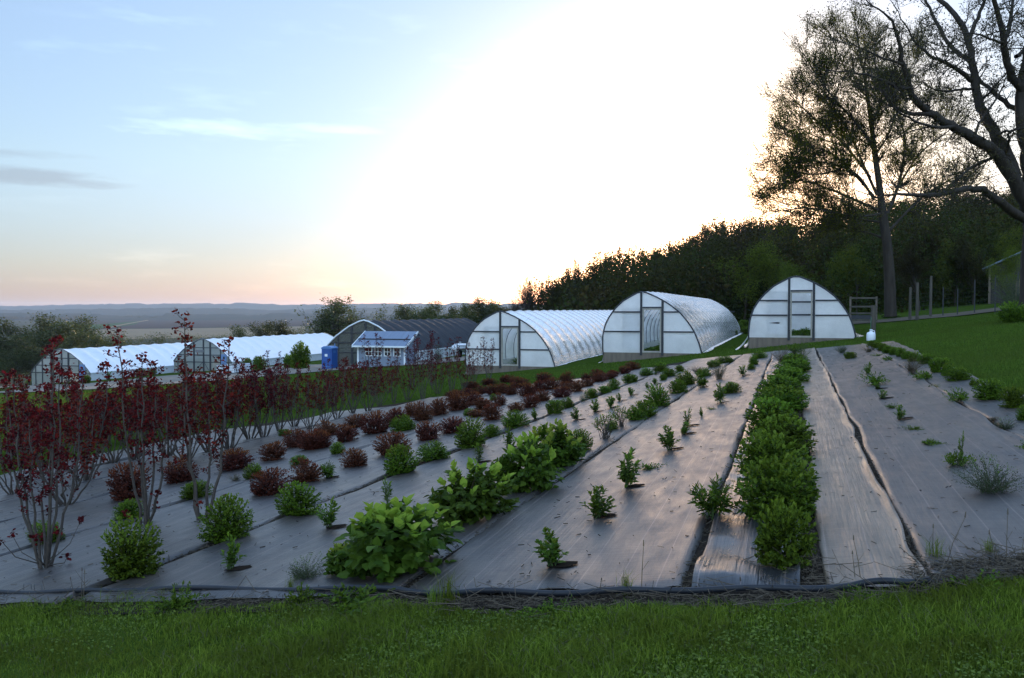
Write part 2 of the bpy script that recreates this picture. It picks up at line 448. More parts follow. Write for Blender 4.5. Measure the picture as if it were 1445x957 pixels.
# far hills: three ridges, woods on them as roughness of the crest
HILL = surf('wooded_hill', (.028, .034, .026), (.045, .042, .034), .006, .95, 0, detail=6)
def ridge(Y0, hfun, depth, x0, x1, n, rough):
    xs = np.linspace(x0, x1, n)
    h = np.array([hfun(x) for x in xs]) + RNG.normal(0, rough, n) + rough * 1.2 * np.repeat(RNG.normal(0, 1, n // 5 + 1), 5)[:n]
    prof = [(-1, 0), (-.6, .35), (-.25, .8), (0, 1), (.4, .7), (1, 0)]
    P = np.zeros((n, len(prof), 3)); zb = -34
    for j, (a, b) in enumerate(prof):
        P[:, j, 0] = xs * (1 + a * depth / Y0); P[:, j, 1] = Y0 + a * depth + RNG.normal(0, 20, n) * (1 - abs(a))
        P[:, j, 2] = zb + (h - zb) * b
    sheet('hills', HILL, P)
def hz(px_pts, Y0):
    xs = [(a - 722.5) / F * Y0 for a, b in px_pts]; zs = [(437 - b) / F * Y0 for a, b in px_pts]
    return lambda x: float(np.interp(x, xs, zs))
ridge(6500, hz([(-400, 432), (-60, 431.5), (40, 432.5), (100, 430), (180, 429.5), (260, 428.5), (330, 428), (400, 429.5), (480, 429), (540, 428), (620, 429), (640, 426.5), (680, 429), (760, 430), (1000, 430), (1900, 432)], 6500), 900, -6800, 7000, 420, 2.2)
ridge(4600, hz([(-400, 438), (0, 437), (130, 436.5), (250, 434.5), (420, 437), (560, 433.5), (700, 436), (1000, 437), (1900, 438)], 4600), 800, -4800, 5000, 400, 2.0)
ridge(3300, hz([(-400, 443), (-20, 442), (90, 443), (160, 445), (300, 443), (420, 443), (560, 442.5), (700, 443), (1000, 444), (1900, 444)], 3300), 500, -3400, 3500, 360, 1.8)

# ------------------------------------------------------------------ weed barrier fabric strips
def vnoise(a, b, seed, n=7):
    r = np.random.default_rng(seed); o = 0
    for k in range(n):
        fa, fb = r.normal(0, 1, 2); o = o + np.sin(a * fa + b * fb + r.uniform(0, 6.28)) / math.sqrt(n)
    return o
FAB = fabricmat('woven_fabric')
FABP = fabricmat('pale_sheen_fabric', (.066, .05, .037), (.19, .14, .095), .33, .52, 1.5)  # same woven cloth, dusty; warm sky reflection is put into its paler tan colour
FILMB = fabricmat('wrinkled_black_film', (.014, .015, .019), (.035, .034, .036), .24, .4, 1.8)
def strip(label, v0, v1, mat, seed, u0=6.45, u1=None, lip=None, ripple=.011, du=.11, nv=18):
    ue = min(uend(v0), uend(v1)) if u1 is None else u1
    n = int((ue - u0) / du) + 1
    T = np.linspace(0, 1, n); Q = np.linspace(0, 1, nv)
    # columns squeezed towards the edges
    Qe = .5 - .5 * np.cos(Q * PI) * (.75 + .25 * np.abs(np.cos(Q * PI)))
    Uu = u0 + (ue - u0) * T[:, None] + 0 * Qe[None, :]
    Uu = Uu + (vnoise(Qe * (v1 - v0) * 5, 0 * Qe, seed + 5) * .05)[None, :] * (T[:, None] < .02)
    e0 = vfan(v0, Uu) + (.03 if abs(v0) > 1.5 else .018) * vnoise(Uu * 1.1, 0, seed) + .012 * vnoise(Uu * 4, 0, seed + 20); e1 = vfan(v1, Uu) + (.03 if abs(v1) > 1.5 else .018) * vnoise(Uu * 1.1, 0, seed + 1) + .012 * vnoise(Uu * 4, 0, seed + 21)
    VV = e0 + (e1 - e0) * Qe[None, :]
    z = .034 + ripple * vnoise(Uu * .9, VV * 3.5, seed + 2) * .6 + ripple * .8 * vnoise(Uu * 2.6, VV * 9, seed + 3) * .5
    edge = np.minimum(Qe, 1 - Qe)[None, :] * abs(v1 - v0)
    if ripple > .02: z = z + .02 * np.abs(vnoise(Uu * 6, VV * 8, seed + 9)) + .012 * vnoise(Uu * 14, VV * 9, seed + 10)
    fold = np.exp(-(edge / .1) ** 2) * np.clip(vnoise(Uu * 2.2, VV * .1, seed + 4) + .2, 0, 2) * .022
    z = z + fold
    if lip == 'right':
        er = (1 - Qe)[None, :] * abs(v1 - v0); z = z + .035 * np.exp(-(er / .03) ** 2) * (1 + .5 * vnoise(Uu * 3, 0, seed + 7))
    if lip == 'left':
        er = Qe[None, :] * abs(v1 - v0); z = z + .03 * np.exp(-(er / .03) ** 2) * (1 + .5 * vnoise(Uu * 3, 0, seed + 7))
    z[:, 0] = .004; z[:, -1] = .004; z[0, :] = np.minimum(z[0, :], .016)
    z = np.maximum(z, .004) + .012
    x, y = uv2xy(Uu, VV)
    P = np.stack([x, y, zuv(Uu, VV) + z], -1)
    me = mesh_np('landscape_fabric', P.reshape(-1, 3), grid_quads(n, nv)[:, ::-1], None, True)
    uvl = me.uv_layers.new(name='UVMap')
    flat = np.stack([VV, Uu], -1).reshape(-1, 2)
    li = np.zeros(len(me.loops), np.int32); me.loops.foreach_get('vertex_index', li)
    uvl.data.foreach_set('uv', flat[li].astype(np.float32).ravel())
    o = ob('landscape_fabric', me, mat)
    return tag(o, label, 'ground cloth', 'woven weed barrier strips laid along the rows')
strip('pale tan narrow fabric strip just right of the dense green hedge row', .24, .885, FABP, 3, lip='right')
strip('wide grey fabric strip with small weeds, right of the pale narrow strip', .925, 2.6, FAB, 13, lip='right')
strip('rightmost fabric strip carrying the round shrubs along the lawn edge', 2.66, 3.55, FAB, 23, u0=7.2)
strip('narrow wrinkled shiny black film under the dense green hedge row', -.68, .1, FILMB, 33, ripple=.03)
strip('wide smooth fabric strip between the big-leaf shrubs and the hedge, catching warm sky light', -2.97, -.73, FAB, 43, ripple=.008)
strip('fabric strip with small sprouts between the big-leaf shrubs and round green shrubs', -6.16, -3.05, FAB, 53)
strip('fabric strip left of the round green shrubs, holding brown bushes', -9.17, -6.34, FAB, 63)
strip('fabric strip under the dark brown ball bushes, third from the left edge', -11.6, -9.22, FAB, 73)
strip('fabric strip beneath the nearer maroon shrubs', -13.54, -11.66, FAB, 83)
strip('fabric strip behind the first maroon hedge line', -15.54, -13.6, FAB, 93)
strip('last fabric strip on the far left beside the meadow grass', -17.5, -15.62, FAB, 103)

# ------------------------------------------------------------------ tunnels
STEEL = surf('galvanized_steel', (.17, .18, .2), (.12, .125, .14), 12, .45, .5, .6)
FRAMEP = surf('dark_painted_frame', (.036, .039, .048), (.026, .028, .035), 12, .6, .3)
WOOD = surf('weathered_wood', (.17, .14, .115), (.1, .082, .07), 4, .85, .2, bump=.5, bscale=18, mapscale=(1, 1, .12))
PALEWOOD = surf('pale_lumber', (.34, .32, .29), (.25, .235, .21), 5, .8, .2, bump=.3, bscale=20, mapscale=(1, 1, .15))
FILM = filmmat('greenhouse_film', (.97, .97, .98), .36, .76, .27, 1.6, .07, (.6, 1.6, .8), .05)
ENDFILM = filmmat('end_wall_film', (.95, .94, .94), .1, .55, .4, 1.4, .25, (1, 1, 1), .1)
DOORFILM = filmmat('door_film', (.6, .68, .8), .22, .4, .2, 1.6, .4)

GPROF = [(-1, 0), (-.985, .16), (-.945, .33), (-.87, .48), (-.75, .62), (-.6, .745), (-.44, .85), (-.25, .93), (-.1, .985), (0, 1.0),
         (.1, .975), (.3, .9), (.5, .8), (.68, .675), (.82, .52), (.91, .38), (.965, .22), (.99, .1), (1, 0)]
def dense(prof, n):
    a = np.array(prof, float); s = np.concatenate([[0], np.cumsum(np.linalg.norm(np.diff(a, axis=0), axis=1))])
    t = np.linspace(0, s[-1], n); return np.stack([np.interp(t, s, a[:, 0]), np.interp(t, s, a[:, 1])], -1)

def tunnel(px, py, Wd, H, Lg, lean, label, posts=(-.22, .21), header=.73, bars=(.64, .33), hoop=1.5, seed=1, flap=False, tear=False, back_dark=False):
    g = ground(px, py); u0, v0 = xy2uv(g[0], g[1]); hw = Wd / 2
    zb = zuv(u0, v0 + hw * .55)                      # floor level follows the uphill side
    root = thing('hoop_tunnel', label, 'greenhouse', (g[0], g[1], zb), ANG, 'white film hoop tunnels at the end of the rows')
    zl = lambda x, y: float(zuv(u0 + y, v0 + x) - zb)
    pr = dense(GPROF, 61); pr = dense([(x - lean * y, y) for x, y in pr], 61)
    X = pr[:, 0] * hw; Zp = pr[:, 1] * H
    # cover: film sagging between hoops
    ys = np.arange(0, Lg + .01, hoop / 6); r = np.random.default_rng(seed)
    nh = int(Lg / hoop) + 1
    P = np.zeros((len(ys), 61, 3)); tt = np.linspace(0, 1, 61)
    jit = r.normal(0, .006, (nh + 2, 61)); 
    for i, y in enumerate(ys):
        k = y / hoop; fr = k - math.floor(k); sag = math.sin(fr * PI)
        hj = r.normal(0, .0012, 61)
        s = 1 - (.065 * sag) * np.sin(tt * PI) ** .7 + hj + jit[int(k)] * sag
        rise = .22 * y * .0 
        yy = y
        drop = float(zuv(u0 + y, v0 + hw * .55) - zb)
        P[i, :, 0] = X * s; P[i, :, 1] = yy; P[i, :, 2] = np.maximum(Zp * s, 0) + .02 + drop
    cover = ob('cover', mesh_np('cover', P.reshape(-1, 3), grid_quads(len(ys), 61), None, True), FILM, root)
    for k in range(nh):
        y = min(k * hoop, Lg - .03); drop = float(zuv(u0 + y, v0 + hw * .55) - zb)
        rr = .032 if k in (0,) else .02
        Vv, Q = tube_arrays(np.stack([X * (.985 if k else 1.0), np.full(61, y - (.03 if k == 0 else 0)), Zp * (.985 if k else 1.0) + drop], -1)[::2], np.full(31, rr), 6)
        ob('hoop', mesh_np('hoop', Vv, Q, None, True), FRAMEP if k == 0 else STEEL, root)
    dz_end = float(zuv(u0 + Lg, v0 + hw * .55) - zb)
    MB().tube([(-lean * hw * .97, 0, H * .965), (-lean * hw * .97, Lg, H * .965 + dz_end)], .02).build('purlin', STEEL, root)
    # end wall
    def top(x):
        order = np.argsort(X); return float(np.interp(x, X[order], Zp[order]))
    xl, xr = posts[0] * hw, posts[1] * hw; hd = header * H
    def film(x0, x1, z0, z1f, name, y=0.0, n=10, mat=ENDFILM):
        xs = np.linspace(x0, x1, n); P = np.zeros((n, 9, 3))
        for i, x in enumerate(xs):
            for j in range(9):
                zt_ = z1f(x); z = z0 + max(zt_ - z0, .01) * j / 8
                edge = min(i, n - 1 - i, j, 8 - j)
                P[i, j] = (x, y + (r.normal(0, .012) if edge else 0), z)
        return ob(name, mesh_np(name, P.reshape(-1, 3), grid_quads(n, 9), None, True), mat, root)
    film(-hw * .998, xl, .1, lambda x: top(x), 'end_panel')
    film(xr, hw * .998, .1, lambda x: top(x), 'end_panel')
    film(xl, xr, hd, lambda x: top(x), 'end_panel', n=6)
    # frame bars set 2 cm proud of the film
    def bar(x0, x1, z0, z1, name, w=.05, mat=FRAMEP, y0=-.065, y1=-.012):
        if abs(x1 - x0) < .001: b = MB().box(x0 - w, x0 + w, y0, y1, z0, z1)
        else: b = MB().box(x0, x1, y0, y1, z0 - w, z0 + w)
        return b.build(name, mat, root)
    bar(xl, xl, 0, top(xl), 'post'); bar(xr, xr, 0, top(xr), 'post')
    bar(xl + .06, xr - .06, hd, hd, 'header', .035)
    for b in bars:
        z = b * H
        xs = [x for x in np.linspace(-hw, hw, 400) if top(x) > z]
        bar(xs[0], xl - .06, z, z, 'crossbar', .033); bar(xr + .06, xs[-1], z, z, 'crossbar', .033)
    # door lining of pale lumber
    j = MB(); j.box(xl + .055, xl + .12, -.05, .04, .12, hd - .04); j.box(xr - .12, xr - .055, -.05, .04, .12, hd - .04)
    j.box(xl + .12, xr - .12, -.05, .04, .12, .2); j.box(xl + .12, xr - .12, -.05, .04, hd - .1, hd - .04)
    j.build('door_frame', PALEWOOD, root)
    # slid-open door standing behind the left panel
    dw = (xr - xl) * .9
    d = ob('door', mesh('door', [(xl - dw, .05, .2), (xl - .03, .05, .2), (xl - .03, .05, hd), (xl - dw, .05, hd)], [[0, 1, 2, 3]]), DOORFILM, root)
    fr = MB()
    for a, b, c_, e in ((xl - dw, xl - dw + .05, .2, hd), (xl - .08, xl - .03, .2, hd), (xl - dw + .05, xl - .08, .2, .25), (xl - dw + .05, xl - .08, hd - .05, hd)):
        fr.box(a, b, .055, .09, c_, e)
    fr.build('door_rail', PALEWOOD, d)
    # skirt boards down to the falling ground
    n = 12; xs = np.linspace(-hw, hw, n); sk = MB()
    for i in range(n - 1):
        a, b = xs[i], xs[i + 1]
        sk.prism([(a, -.03, zl(a, -.03) - .05), (b, -.03, zl(b, -.03) - .05), (b, -.03, .11), (a, -.03, .11)], (0, .04, 0))
    sk.build('skirt_board', WOOD, root)
    # side skirt: film edge lying on the grass
    for sgn, nm in ((-1, 'film_edge'), (1, 'film_edge')):
        n = int(Lg / .4); P = np.zeros((n, 4, 3))
        for i in range(n):
            y = .1 + i * .4; drop = float(zuv(u0 + y, v0 + hw * .55) - zb)
            for jx, (o_, f_) in enumerate(((0, 1), (.04, .5), (.1, .1), (.22 + .12 * r.random(), 0))):
                x = sgn * (hw + o_); gz = zl(x, y)
                P[i, jx] = (x, y, gz + .03 + f_ * max(drop + .06 - gz - .03, 0) + (r.random() * .03 if jx == 3 else 0))
        ob(nm, mesh_np(nm, P.reshape(-1, 3), grid_quads(n, 4), None, True), ENDFILM, root)
    # back wall
    P = np.zeros((31, 6, 3))
    for i, x in enumerate(np.linspace(-hw * .998, hw * .998, 31)):
        for jj in range(6): P[i, jj] = (x, Lg, zl(x, Lg) + (max(top(x), .02) + dz_end - zl(x, Lg)) * jj / 5)
    ob('back_wall', mesh_np('back_wall', P.reshape(-1, 3), grid_quads(31, 6), None, True), ENDFILM, root)
    bb = MB()
    for z in (.33, .64): bb.box(-hw * .8, hw * .75, Lg - .1, Lg - .04, z * H + dz_end - .05, z * H + dz_end + .05)
    bb.build('back_crossbar', FRAMEP, root)
    if flap:
        P = np.zeros((8, 6, 3))
        for i in range(8):
            for jj in range(6):
                f = jj / 5; x = -hw - .02 - f * (.5 + .06 * math.sin(i * 1.3)) ; y = .05 + i * .25 - f * .25
                z = zl(x, y) + .03 + (1 - f) ** 1.6 * .55 + .03 * math.sin(i * 2 + jj)
                P[i, jj] = (x, y, z)
        ob('loose_flap', mesh_np('loose_flap', P.reshape(-1, 3), grid_quads(8, 6), None, True), ENDFILM, root)
    if tear:
        MB().prism([(-hw * .62, -.012, .75), (-hw * .45, -.012, .79), (-hw * .36, -.012, .74), (-hw * .45, -.012, .71)], (0, .008, 0)).build('tear', FRAMEP, root)
    return root, u0, v0, zb
t3 = tunnel(1131, 485, 4.42, 2.78, 22, .1, 'rightmost tunnel, facing us squarely, with loose film flap at its foot', (-.24, .22), .77, (.62, .39), 1.4, 3, True, True)
t2 = tunnel(920, 506, 4.5, 2.9, 34, .19, 'middle of the three white film tunnels, ribbed, open doorway', (-.22, .21), .75, (.68, .37), 1.6, 4)
t1 = tunnel(720, 524, 4.62, 2.82, 34, .2, 'leftmost and lowest white film tunnel, behind maroon shrubs and brown bushes', (-.22, .21), .73, (.64, .33), 1.6, 5)

# ------------------------------------------------------------------ large poly greenhouses
ROOFW = filmmat('white_poly_roof', (.66, .71, .8), .0, .3, .4, 1.0, .35, (.3, 2.2, .3))
WALLC = filmmat('clear_wall_panel', (.42, .44, .4), .3, .4, .25, 2.0, .2)
WALLD = filmmat('smoky_wall_panel', (.2, .22, .2), .45, .3, .2, 2.0, .2)
SIDEW = surf('white_side_curtain', (.62, .66, .72), (.5, .54, .6), 2, .5, .3, bump=.2, bscale=4)
SHADE = surf('black_shade_cloth', (.036, .039, .047), (.06, .063, .072), 1.2, .95, .03, bump=.35, bscale=2.5, mapscale=(.3, 2.5, .3))
BLUED = surf('pale_blue_door', (.13, .22, .42), (.1, .18, .36), 3, .5, .3)
WHITE = surf('white_trim', (.72, .76, .82), (.6, .64, .7), 3, .5, .3)
DARK = surf('dark_void', (.02, .022, .022), (.03, .03, .03), 2, .8, .2)
HPROF = [(-1, 0), (-1, .3), (-.88, .45), (-.68, .64), (-.36, .86), (-.12, .97), (0, 1), (.12, .97), (.36, .86), (.68, .64), (.88, .45), (1, .3), (1, 0)]
def greenhouse(px, py, Wd, H, Lg, label, roofmat, wallmat, trim, door=True, ribs=2.4, end_door=.74, seed=1):
    g = ground(px, py); u0, v0 = xy2uv(g[0], g[1]); hw = Wd / 2; zb = float(g[2])
    root = thing('greenhouse', label, 'greenhouse', g, ANG, 'large greenhouses beyond the gravel road')
    zl = lambda x, y: float(zuv(u0 + y, v0 + x) - zb)
    arch = dense(HPROF[1:-1], 41); X = arch[:, 0] * hw; Zp = arch[:, 1] * H; r = np.random.default_rng(seed)
    ys = np.arange(0, Lg + .01, ribs / 6)
    P = np.zeros((len(ys), 41, 3)); tt = np.linspace(0, 1, 41)
    for i, y in enumerate(ys):
        sag = math.sin((y / ribs % 1) * PI); s = 1 - .012 * sag * np.sin(tt * PI) * 2.2 + r.normal(0, .002, 41)
        P[i, :, 0] = X * s; P[i, :, 1] = y; P[i, :, 2] = Zp * s
    ob('roof', mesh_np('roof', P.reshape(-1, 3), grid_quads(len(ys), 41), None, True), roofmat, root)
    for k in range(int(Lg / ribs) + 1):
        Vv, Q = tube_arrays(np.stack([X * .99, np.full(41, min(k * ribs, Lg - .05)), Zp * .99], -1)[::2], np.full(21, .035), 5)
        ob('rib', mesh_np('rib', Vv, Q, None, True), STEEL, root)
    for sgn in (-1, 1):
        n = 12; P = np.zeros((n, 4, 3))
        for i in range(n):
            y = Lg * i / (n - 1)
            for j in range(4): P[i, j] = (sgn * hw * (1 - .002), y, zl(sgn * hw, y) - .05 + (H * .3 - zl(sgn * hw, y) + .05) * j / 3)
        ob('side_wall', mesh_np('side_wall', P.reshape(-1, 3), grid_quads(n, 4), None, True), SIDEW, root)
        MB().box(sgn * hw - .06, sgn * hw + .06, 0, Lg, H * .3 - .06, H * .3 + .06).build('eave_rail', WHITE, root)
    def top(x):
        return float(np.interp(abs(x) / hw, [0, .12, .36, .68, .88, 1], [H, .97 * H, .86 * H, .64 * H, .45 * H, .3 * H]))
    for yy, nm in ((.02, 'end_wall'), (Lg, 'back_wall')):
        n = 31; P = np.zeros((n, 5, 3))
        for i, x in enumerate(np.linspace(-hw, hw, n)):
            for j in range(5): P[i, j] = (x, yy, zl(x, yy) + (top(x) - zl(x, yy)) * j / 4)
        ob(nm, mesh_np(nm, P.reshape(-1, 3), grid_quads(n, 5), None, False), wallmat, root)
    Vv, Q = tube_arrays(np.stack([X, np.full(41, -.06), Zp], -1), np.full(41, .075 if trim is WHITE else .05), 6)
    ob('arch_trim', mesh_np('arch_trim', Vv, Q, None, True), trim, root)
    def stud(x, w): MB().box(x - w, x + w, -.06, -.004, zl(x, 0), top(x) - .04).build('stud', FRAMEP, root)
    for x, w in ((-.62, .06), (-.29, .11), (.04, .1), (.27, .12), (-.85, .05), (.62, .05)): stud(x * hw, w)
    for z in (.28, .5, .72):
        xs = [x for x in np.linspace(-hw, hw, 200) if top(x) > z * H + .05]
        MB().box(xs[0], xs[-1], -.045, -.008, z * H - .05, z * H + .05).build('girt', FRAMEP, root)
    x0 = -.27 * hw; x1 = .25 * hw
    MB().box(x0, x1, -.1, -.062, .48 * H, .48 * H + .14).build('sliding_door_track', FRAMEP, root)
    br = MB(); br.tube([(x0 + .1, -.075, .1), (.02 * hw, -.075, .28 * H)], .03, 4); br.tube([(.06 * hw, -.075, .28 * H), (x1 - .1, -.075, .1)], .03, 4)
    br.build('door_brace', FRAMEP, root)
    if door:
        xd = end_door * hw; zz = zl(xd, 0)
        d = MB().box(xd - .42, xd + .42, -.09, -.062, zz + .05, zz + 2.05).build('door', BLUED, root)
        MB().box(xd - .3, xd - .2, -.13, -.09, zz + 1.0, zz + 1.06).build('handle', DARK, d)
        MB().box(xd - .12, xd + .14, -.094, -.09, zz + 1.4, zz + 1.75).build('door_window', DARK, d)
        MB().box(x0 + .2, x0 + 1.5, -.13, -.062, .58 * H, .66 * H).build('vent_louvre', STEEL, root)
    return root, u0, v0, zb
ga = greenhouse(86, 540, 9.0, 4.15, 32, 'long greenhouse with white roof at the far left, farthest down the slope', ROOFW, WALLC, STEEL, seed=2)
gb = greenhouse(286, 524, 9.0, 4.3, 32, 'white-roofed greenhouse next to the tall conifer, white crates before its blue door', ROOFW, WALLC, STEEL, seed=3)
gc = greenhouse(514, 516, 9.4, 4.6, 29, 'greenhouse covered in black shade cloth behind the little shed', SHADE, WALLD, WHITE, False, seed=4)

# ------------------------------------------------------------------ shed, toilet, totes, tank, trailer
BLUEGREY = surf('blue_grey_siding', (.2, .24, .32), (.16, .195, .26), 3, .7, .2, bump=.7, bscale=6, mapscale=(3, 3, .02))
METALROOF = surf('grey_metal_roofing', (.15, .19, .28), (.12, .16, .23), 2, .55, .3, 0, bump=.7, bscale=5, mapscale=(3, .02, .02))
GLASS = surf('dark_window_glass', (.02, .025, .03), (.03, .035, .04), 2, .08, .6)
def frame_at(px, py, dz=0.0):
    g = ground(px, py); u0, v0 = xy2uv(g[0], g[1]); return g, u0, v0
g, u0, v0 = frame_at(538, 517.5)
sh = thing('shed', 'small blue-grey shed with four white-framed windows and metal roof', 'shed', g, ANG)
hw = 2.35; dp = 2.6; zl = lambda x, y: float(zuv(u0 + y, v0 + x) - g[2])
w = MB(); zf = 1.95; zk = 3.0
w.prism([(-hw, 0, -.3), (-hw, dp, -.3), (-hw, dp, zk - .25), (-hw, dp * .85, zk), (-hw, 0, zf)], (2 * hw, 0, 0))
w.build('wall', BLUEGREY, sh)
MB().prism([(-hw - .35, -.45, zf - .12), (-hw - .35, dp * .85, zk + .12), (-hw - .35, dp * .85, zk + .2), (-hw - .35, -.45, zf - .04)], (2 * hw + .7, 0, 0)).build('roof', METALROOF, sh)
MB().prism([(-hw - .35, dp * .85 + .002, zk + .12), (-hw - .35, dp + .3, zk - .22), (-hw - .35, dp + .3, zk - .14), (-hw - .35, dp * .85 + .002, zk + .2)], (2 * hw + .7, 0, 0)).build('rear_roof', METALROOF, sh)
for sg in (-1, 1):
    x = sg * (hw + .37)
    MB().prism([(x - .03, -.5, zf - .2), (x - .03, dp * .85, zk + .03), (x - .03, dp * .85, zk + .24), (x - .03, -.5, zf + .02)], (.06, 0, 0)).build('bargeboard', WHITE, sh)
MB().box(-hw - .33, hw + .33, -.53, -.46, zf - .17, zf - .02).build('fascia', WHITE, sh)
zm = zf - .12 + .5 * (zk - zf + .24)
MB().prism([(-hw - .33, .62, zf + .52), (-hw - .33, .74, zf + .56), (-hw - .33, .74, zf + .6), (-hw - .33, .62, zf + .56)], (2 * hw + .66, 0, 0)).build('roof_seam', DARK, sh)
for sg in (-1, 1): MB().box(sg * hw - .08, sg * hw + .08, -.045, -.003, -.2, zf - .2).build('corner_board', WHITE, sh)
for k in range(4):
    xc = -1.25 + k * .95
    wn = MB(); 
    for a, b, c_, e in ((-.36, -.28, .95, 1.78), (.28, .36, .95, 1.78), (-.28, .28, .95, 1.03), (-.28, .28, 1.7, 1.78), (-.28, .28, 1.34, 1.39)):
        wn.box(xc + a, xc + b, -.05, -.003, c_, e)
    wn.box(xc - .022, xc + .022, -.048, -.004, 1.03, 1.34); wn.box(xc - .022, xc + .022, -.048, -.004, 1.39, 1.7)
    wo_ = wn.build('window', WHITE, sh)
    MB().box(xc - .28, xc + .28, -.02, -.002, 1.03, 1.7).build('pane', GLASS, wo_)
POTTY = surf('blue_plastic', (.018, .08, .3), (.015, .068, .26), 3, .45, .4)
POTTYR = surf('pale_blue_plastic', (.07, .18, .42), (.06, .16, .38), 3, .45, .4)
q_ = at(461, 500, 86.5); g = np.array([q_[0], q_[1], float(zt(q_[0], q_[1]))])
pt = thing('portable_toilet', 'bright blue plastic portable toilet beside the shed', 'toilet', g, ANG)
MB().box(-.55, .55, 0, 1.15, -.12, 2.0).build('cabin', POTTY, pt)
rf = MB(); rf.prism([(-.6, -.05, 2.0), (.6, -.05, 2.0), (.6, -.05, 2.1), (.3, -.05, 2.26), (-.3, -.05, 2.26), (-.6, -.05, 2.1)], (0, 1.25, 0)); rf.build('roof', POTTYR, pt)
d = MB().box(-.42, .42, -.03, -.003, .05, 1.9).build('door', POTTY, pt)
MB().box(-.2, .1, -.036, -.031, 1.25, 1.5).build('notice', WHITE, d)
MB().box(.3, .36, -.07, -.03, .95, 1.1).build('handle', DARK, d)
MB().box(-.35, .35, -.04, -.031, .25, .3).build('door_rib', POTTYR, d)
vn = MB()
for k in range(3): vn.box(.551, .56, .3, .85, 1.6 + k * .09, 1.65 + k * .09)
vn.build('side_vent', POTTYR, pt)
MB().tube([(.4, .9, 2.1), (.4, .9, 2.5)], .05, 8).build('vent_pipe', POTTYR, pt)
MB().box(-.62, .62, -.1, 1.25, -.25, -.12).build('skid_base', DARK, pt)

TOTE = surf('cloudy_white_plastic', (.7, .75, .82), (.6, .65, .74), 4, .4, .35)
for k, (px, py) in enumerate(((311, 529), (325, 528), (340.5, 526.5))):
    g, u0, v0 = frame_at(px, py)
    t = thing('tote_tank', ['caged white tote farthest left in the line before the greenhouse', 'middle caged white tote of the three before the greenhouse', 'caged white tote at the right end of the line of three'][k], 'tank', g, ANG, 'white caged totes beside the gravel road')
    b = MB(); b.prism([(-.46, 0, .16), (.46, 0, .16), (.48, 0, .22), (.48, 0, .95), (.42, 0, 1.02), (-.42, 0, 1.02), (-.48, 0, .95), (-.48, 0, .22)], (0, 1.0, 0)); b.build('tank', TOTE, t)
    c_ = MB()
    for i in range(6):
        x = -.5 + i * .2
        c_.tube([(x, -.02, .14), (x, -.02, 1.04), (x, 1.02, 1.04)], .012, 4)
    for z in (.14, .4, .66, .9, 1.04): c_.tube([(-.5, 1.02, z), (-.5, -.02, z), (.5, -.02, z), (.5, 1.02, z)], .012, 4)
    c_.build('cage', STEEL, t)
    p_ = MB(); p_.box(-.5, .5, 0, 1, .1, .138)
    for x in (-.5, -.06, .4): p_.box(x, x + .12, 0, 1, -.02, .1)
    p_.build('pallet', DARK, t)
    MB().tube([(0, .5, 1.02), (0, .5, 1.07)], .12, 10).build('lid', DARK, t)

g = ground(641, 505)
tk = thing('gas_tank', 'white round-ended gas tank lying beside the black-roofed greenhouse', 'tank', g, ANG)
rr = .46; cyl = []; rad = []
for a in np.linspace(0, PI / 2, 7): cyl.append((0, rr - rr * math.cos(PI / 2 - a) if 0 else rr * (1 - math.sin(a)), 1.0)); rad.append(rr * math.cos(a))
cyl = [(0, rr * (1 - math.cos(a)), 1.0) for a in np.linspace(0.05, PI / 2, 8)]; rad = [rr * math.sin(a) for a in np.linspace(.05, PI / 2, 8)]
cyl += [(0, 3.0, 1.0)] + [(0, 3.0 + rr * math.sin(a), 1.0) for a in np.linspace(.2, PI / 2 - .05, 7)]; rad += [rr] + [rr * math.cos(a) for a in np.linspace(.2, PI / 2 - .05, 7)]
MB().tube(cyl, rad, 20).build('vessel', WHITE, tk, True)
for y in (.7, 2.6):
    b = MB(); b.box(-.35, -.25, y, y + .12, -.3, .72); b.box(.25, .35, y, y + .12, -.3, .72); b.box(-.25, .25, y + .01, y + .11, .5, .6); b.build('stand', STEEL, tk)
MB().tube([(0, 1.7, 1.42), (0, 1.7, 1.6)], .14, 10).build('valve_dome', WHITE, tk)
g = ground(655, 505)
tr = thing('farm_trailer', 'dark flat farm trailer with rails behind the lowest tunnel', 'trailer', g, ANG)
MB().box(-.9, 1.6, .2, 2.4, .75, .87).build('bed', DARK, tr)
rl = MB()
for x in (-.86, .35, 1.56): rl.box(x - .04, x + .04, .22, .3, .87, 1.5)
for z in (1.15, 1.45): rl.box(-.9, 1.6, .18, .218, z, z + .09)
rl.build('rail', FRAMEP, tr)
for x in (-.7, 1.4):
    wv_ = MB(); wv_.tube([(x - .1, .7, .38), (x + .1, .7, .38)], .38, 16); wv_.build('wheel', DARK, tr)
MB().tube([(.35, .25, .8), (.3, -.9, .55)], .05, 6).build('drawbar', DARK, tr)

# far farm buildings in the valley
for px, py, wd, hh, lab in ((185, 450.5, 11, 6, 'tiny white farmhouse in the valley beside a dark tree belt'), (106, 451.5, 9, 5, 'tiny pale farmhouse at the left end of the ploughed field')):
    g = ground(px, py); f = thing('farmhouse', lab, 'house', g, .3)
    MB().box(-wd / 2, wd / 2, -4, 4, 0, hh * .7).build('wall', WHITE, f)
    MB().prism([(-wd / 2 - .4, -4.5, hh * .7), (-wd / 2 - .4, 4.5, hh * .7), (-wd / 2 - .4, 0, hh * 1.15)], (wd + .8, 0, 0)).build('roof', METALROOF, f)
g = ground(277, 450.5); f = thing('silo', 'tiny white silo with domed top in the far valley', 'silo', g)
MB().tube([(0, 0, 0), (0, 0, 12)], 3.2, 16).build('barrel', WHITE, f)
MB().tube([(0, 0, 12), (0, 0, 13.5), (0, 0, 14.6)], [3.2, 2.4, .3], 16).build('dome', WHITE, f, True)

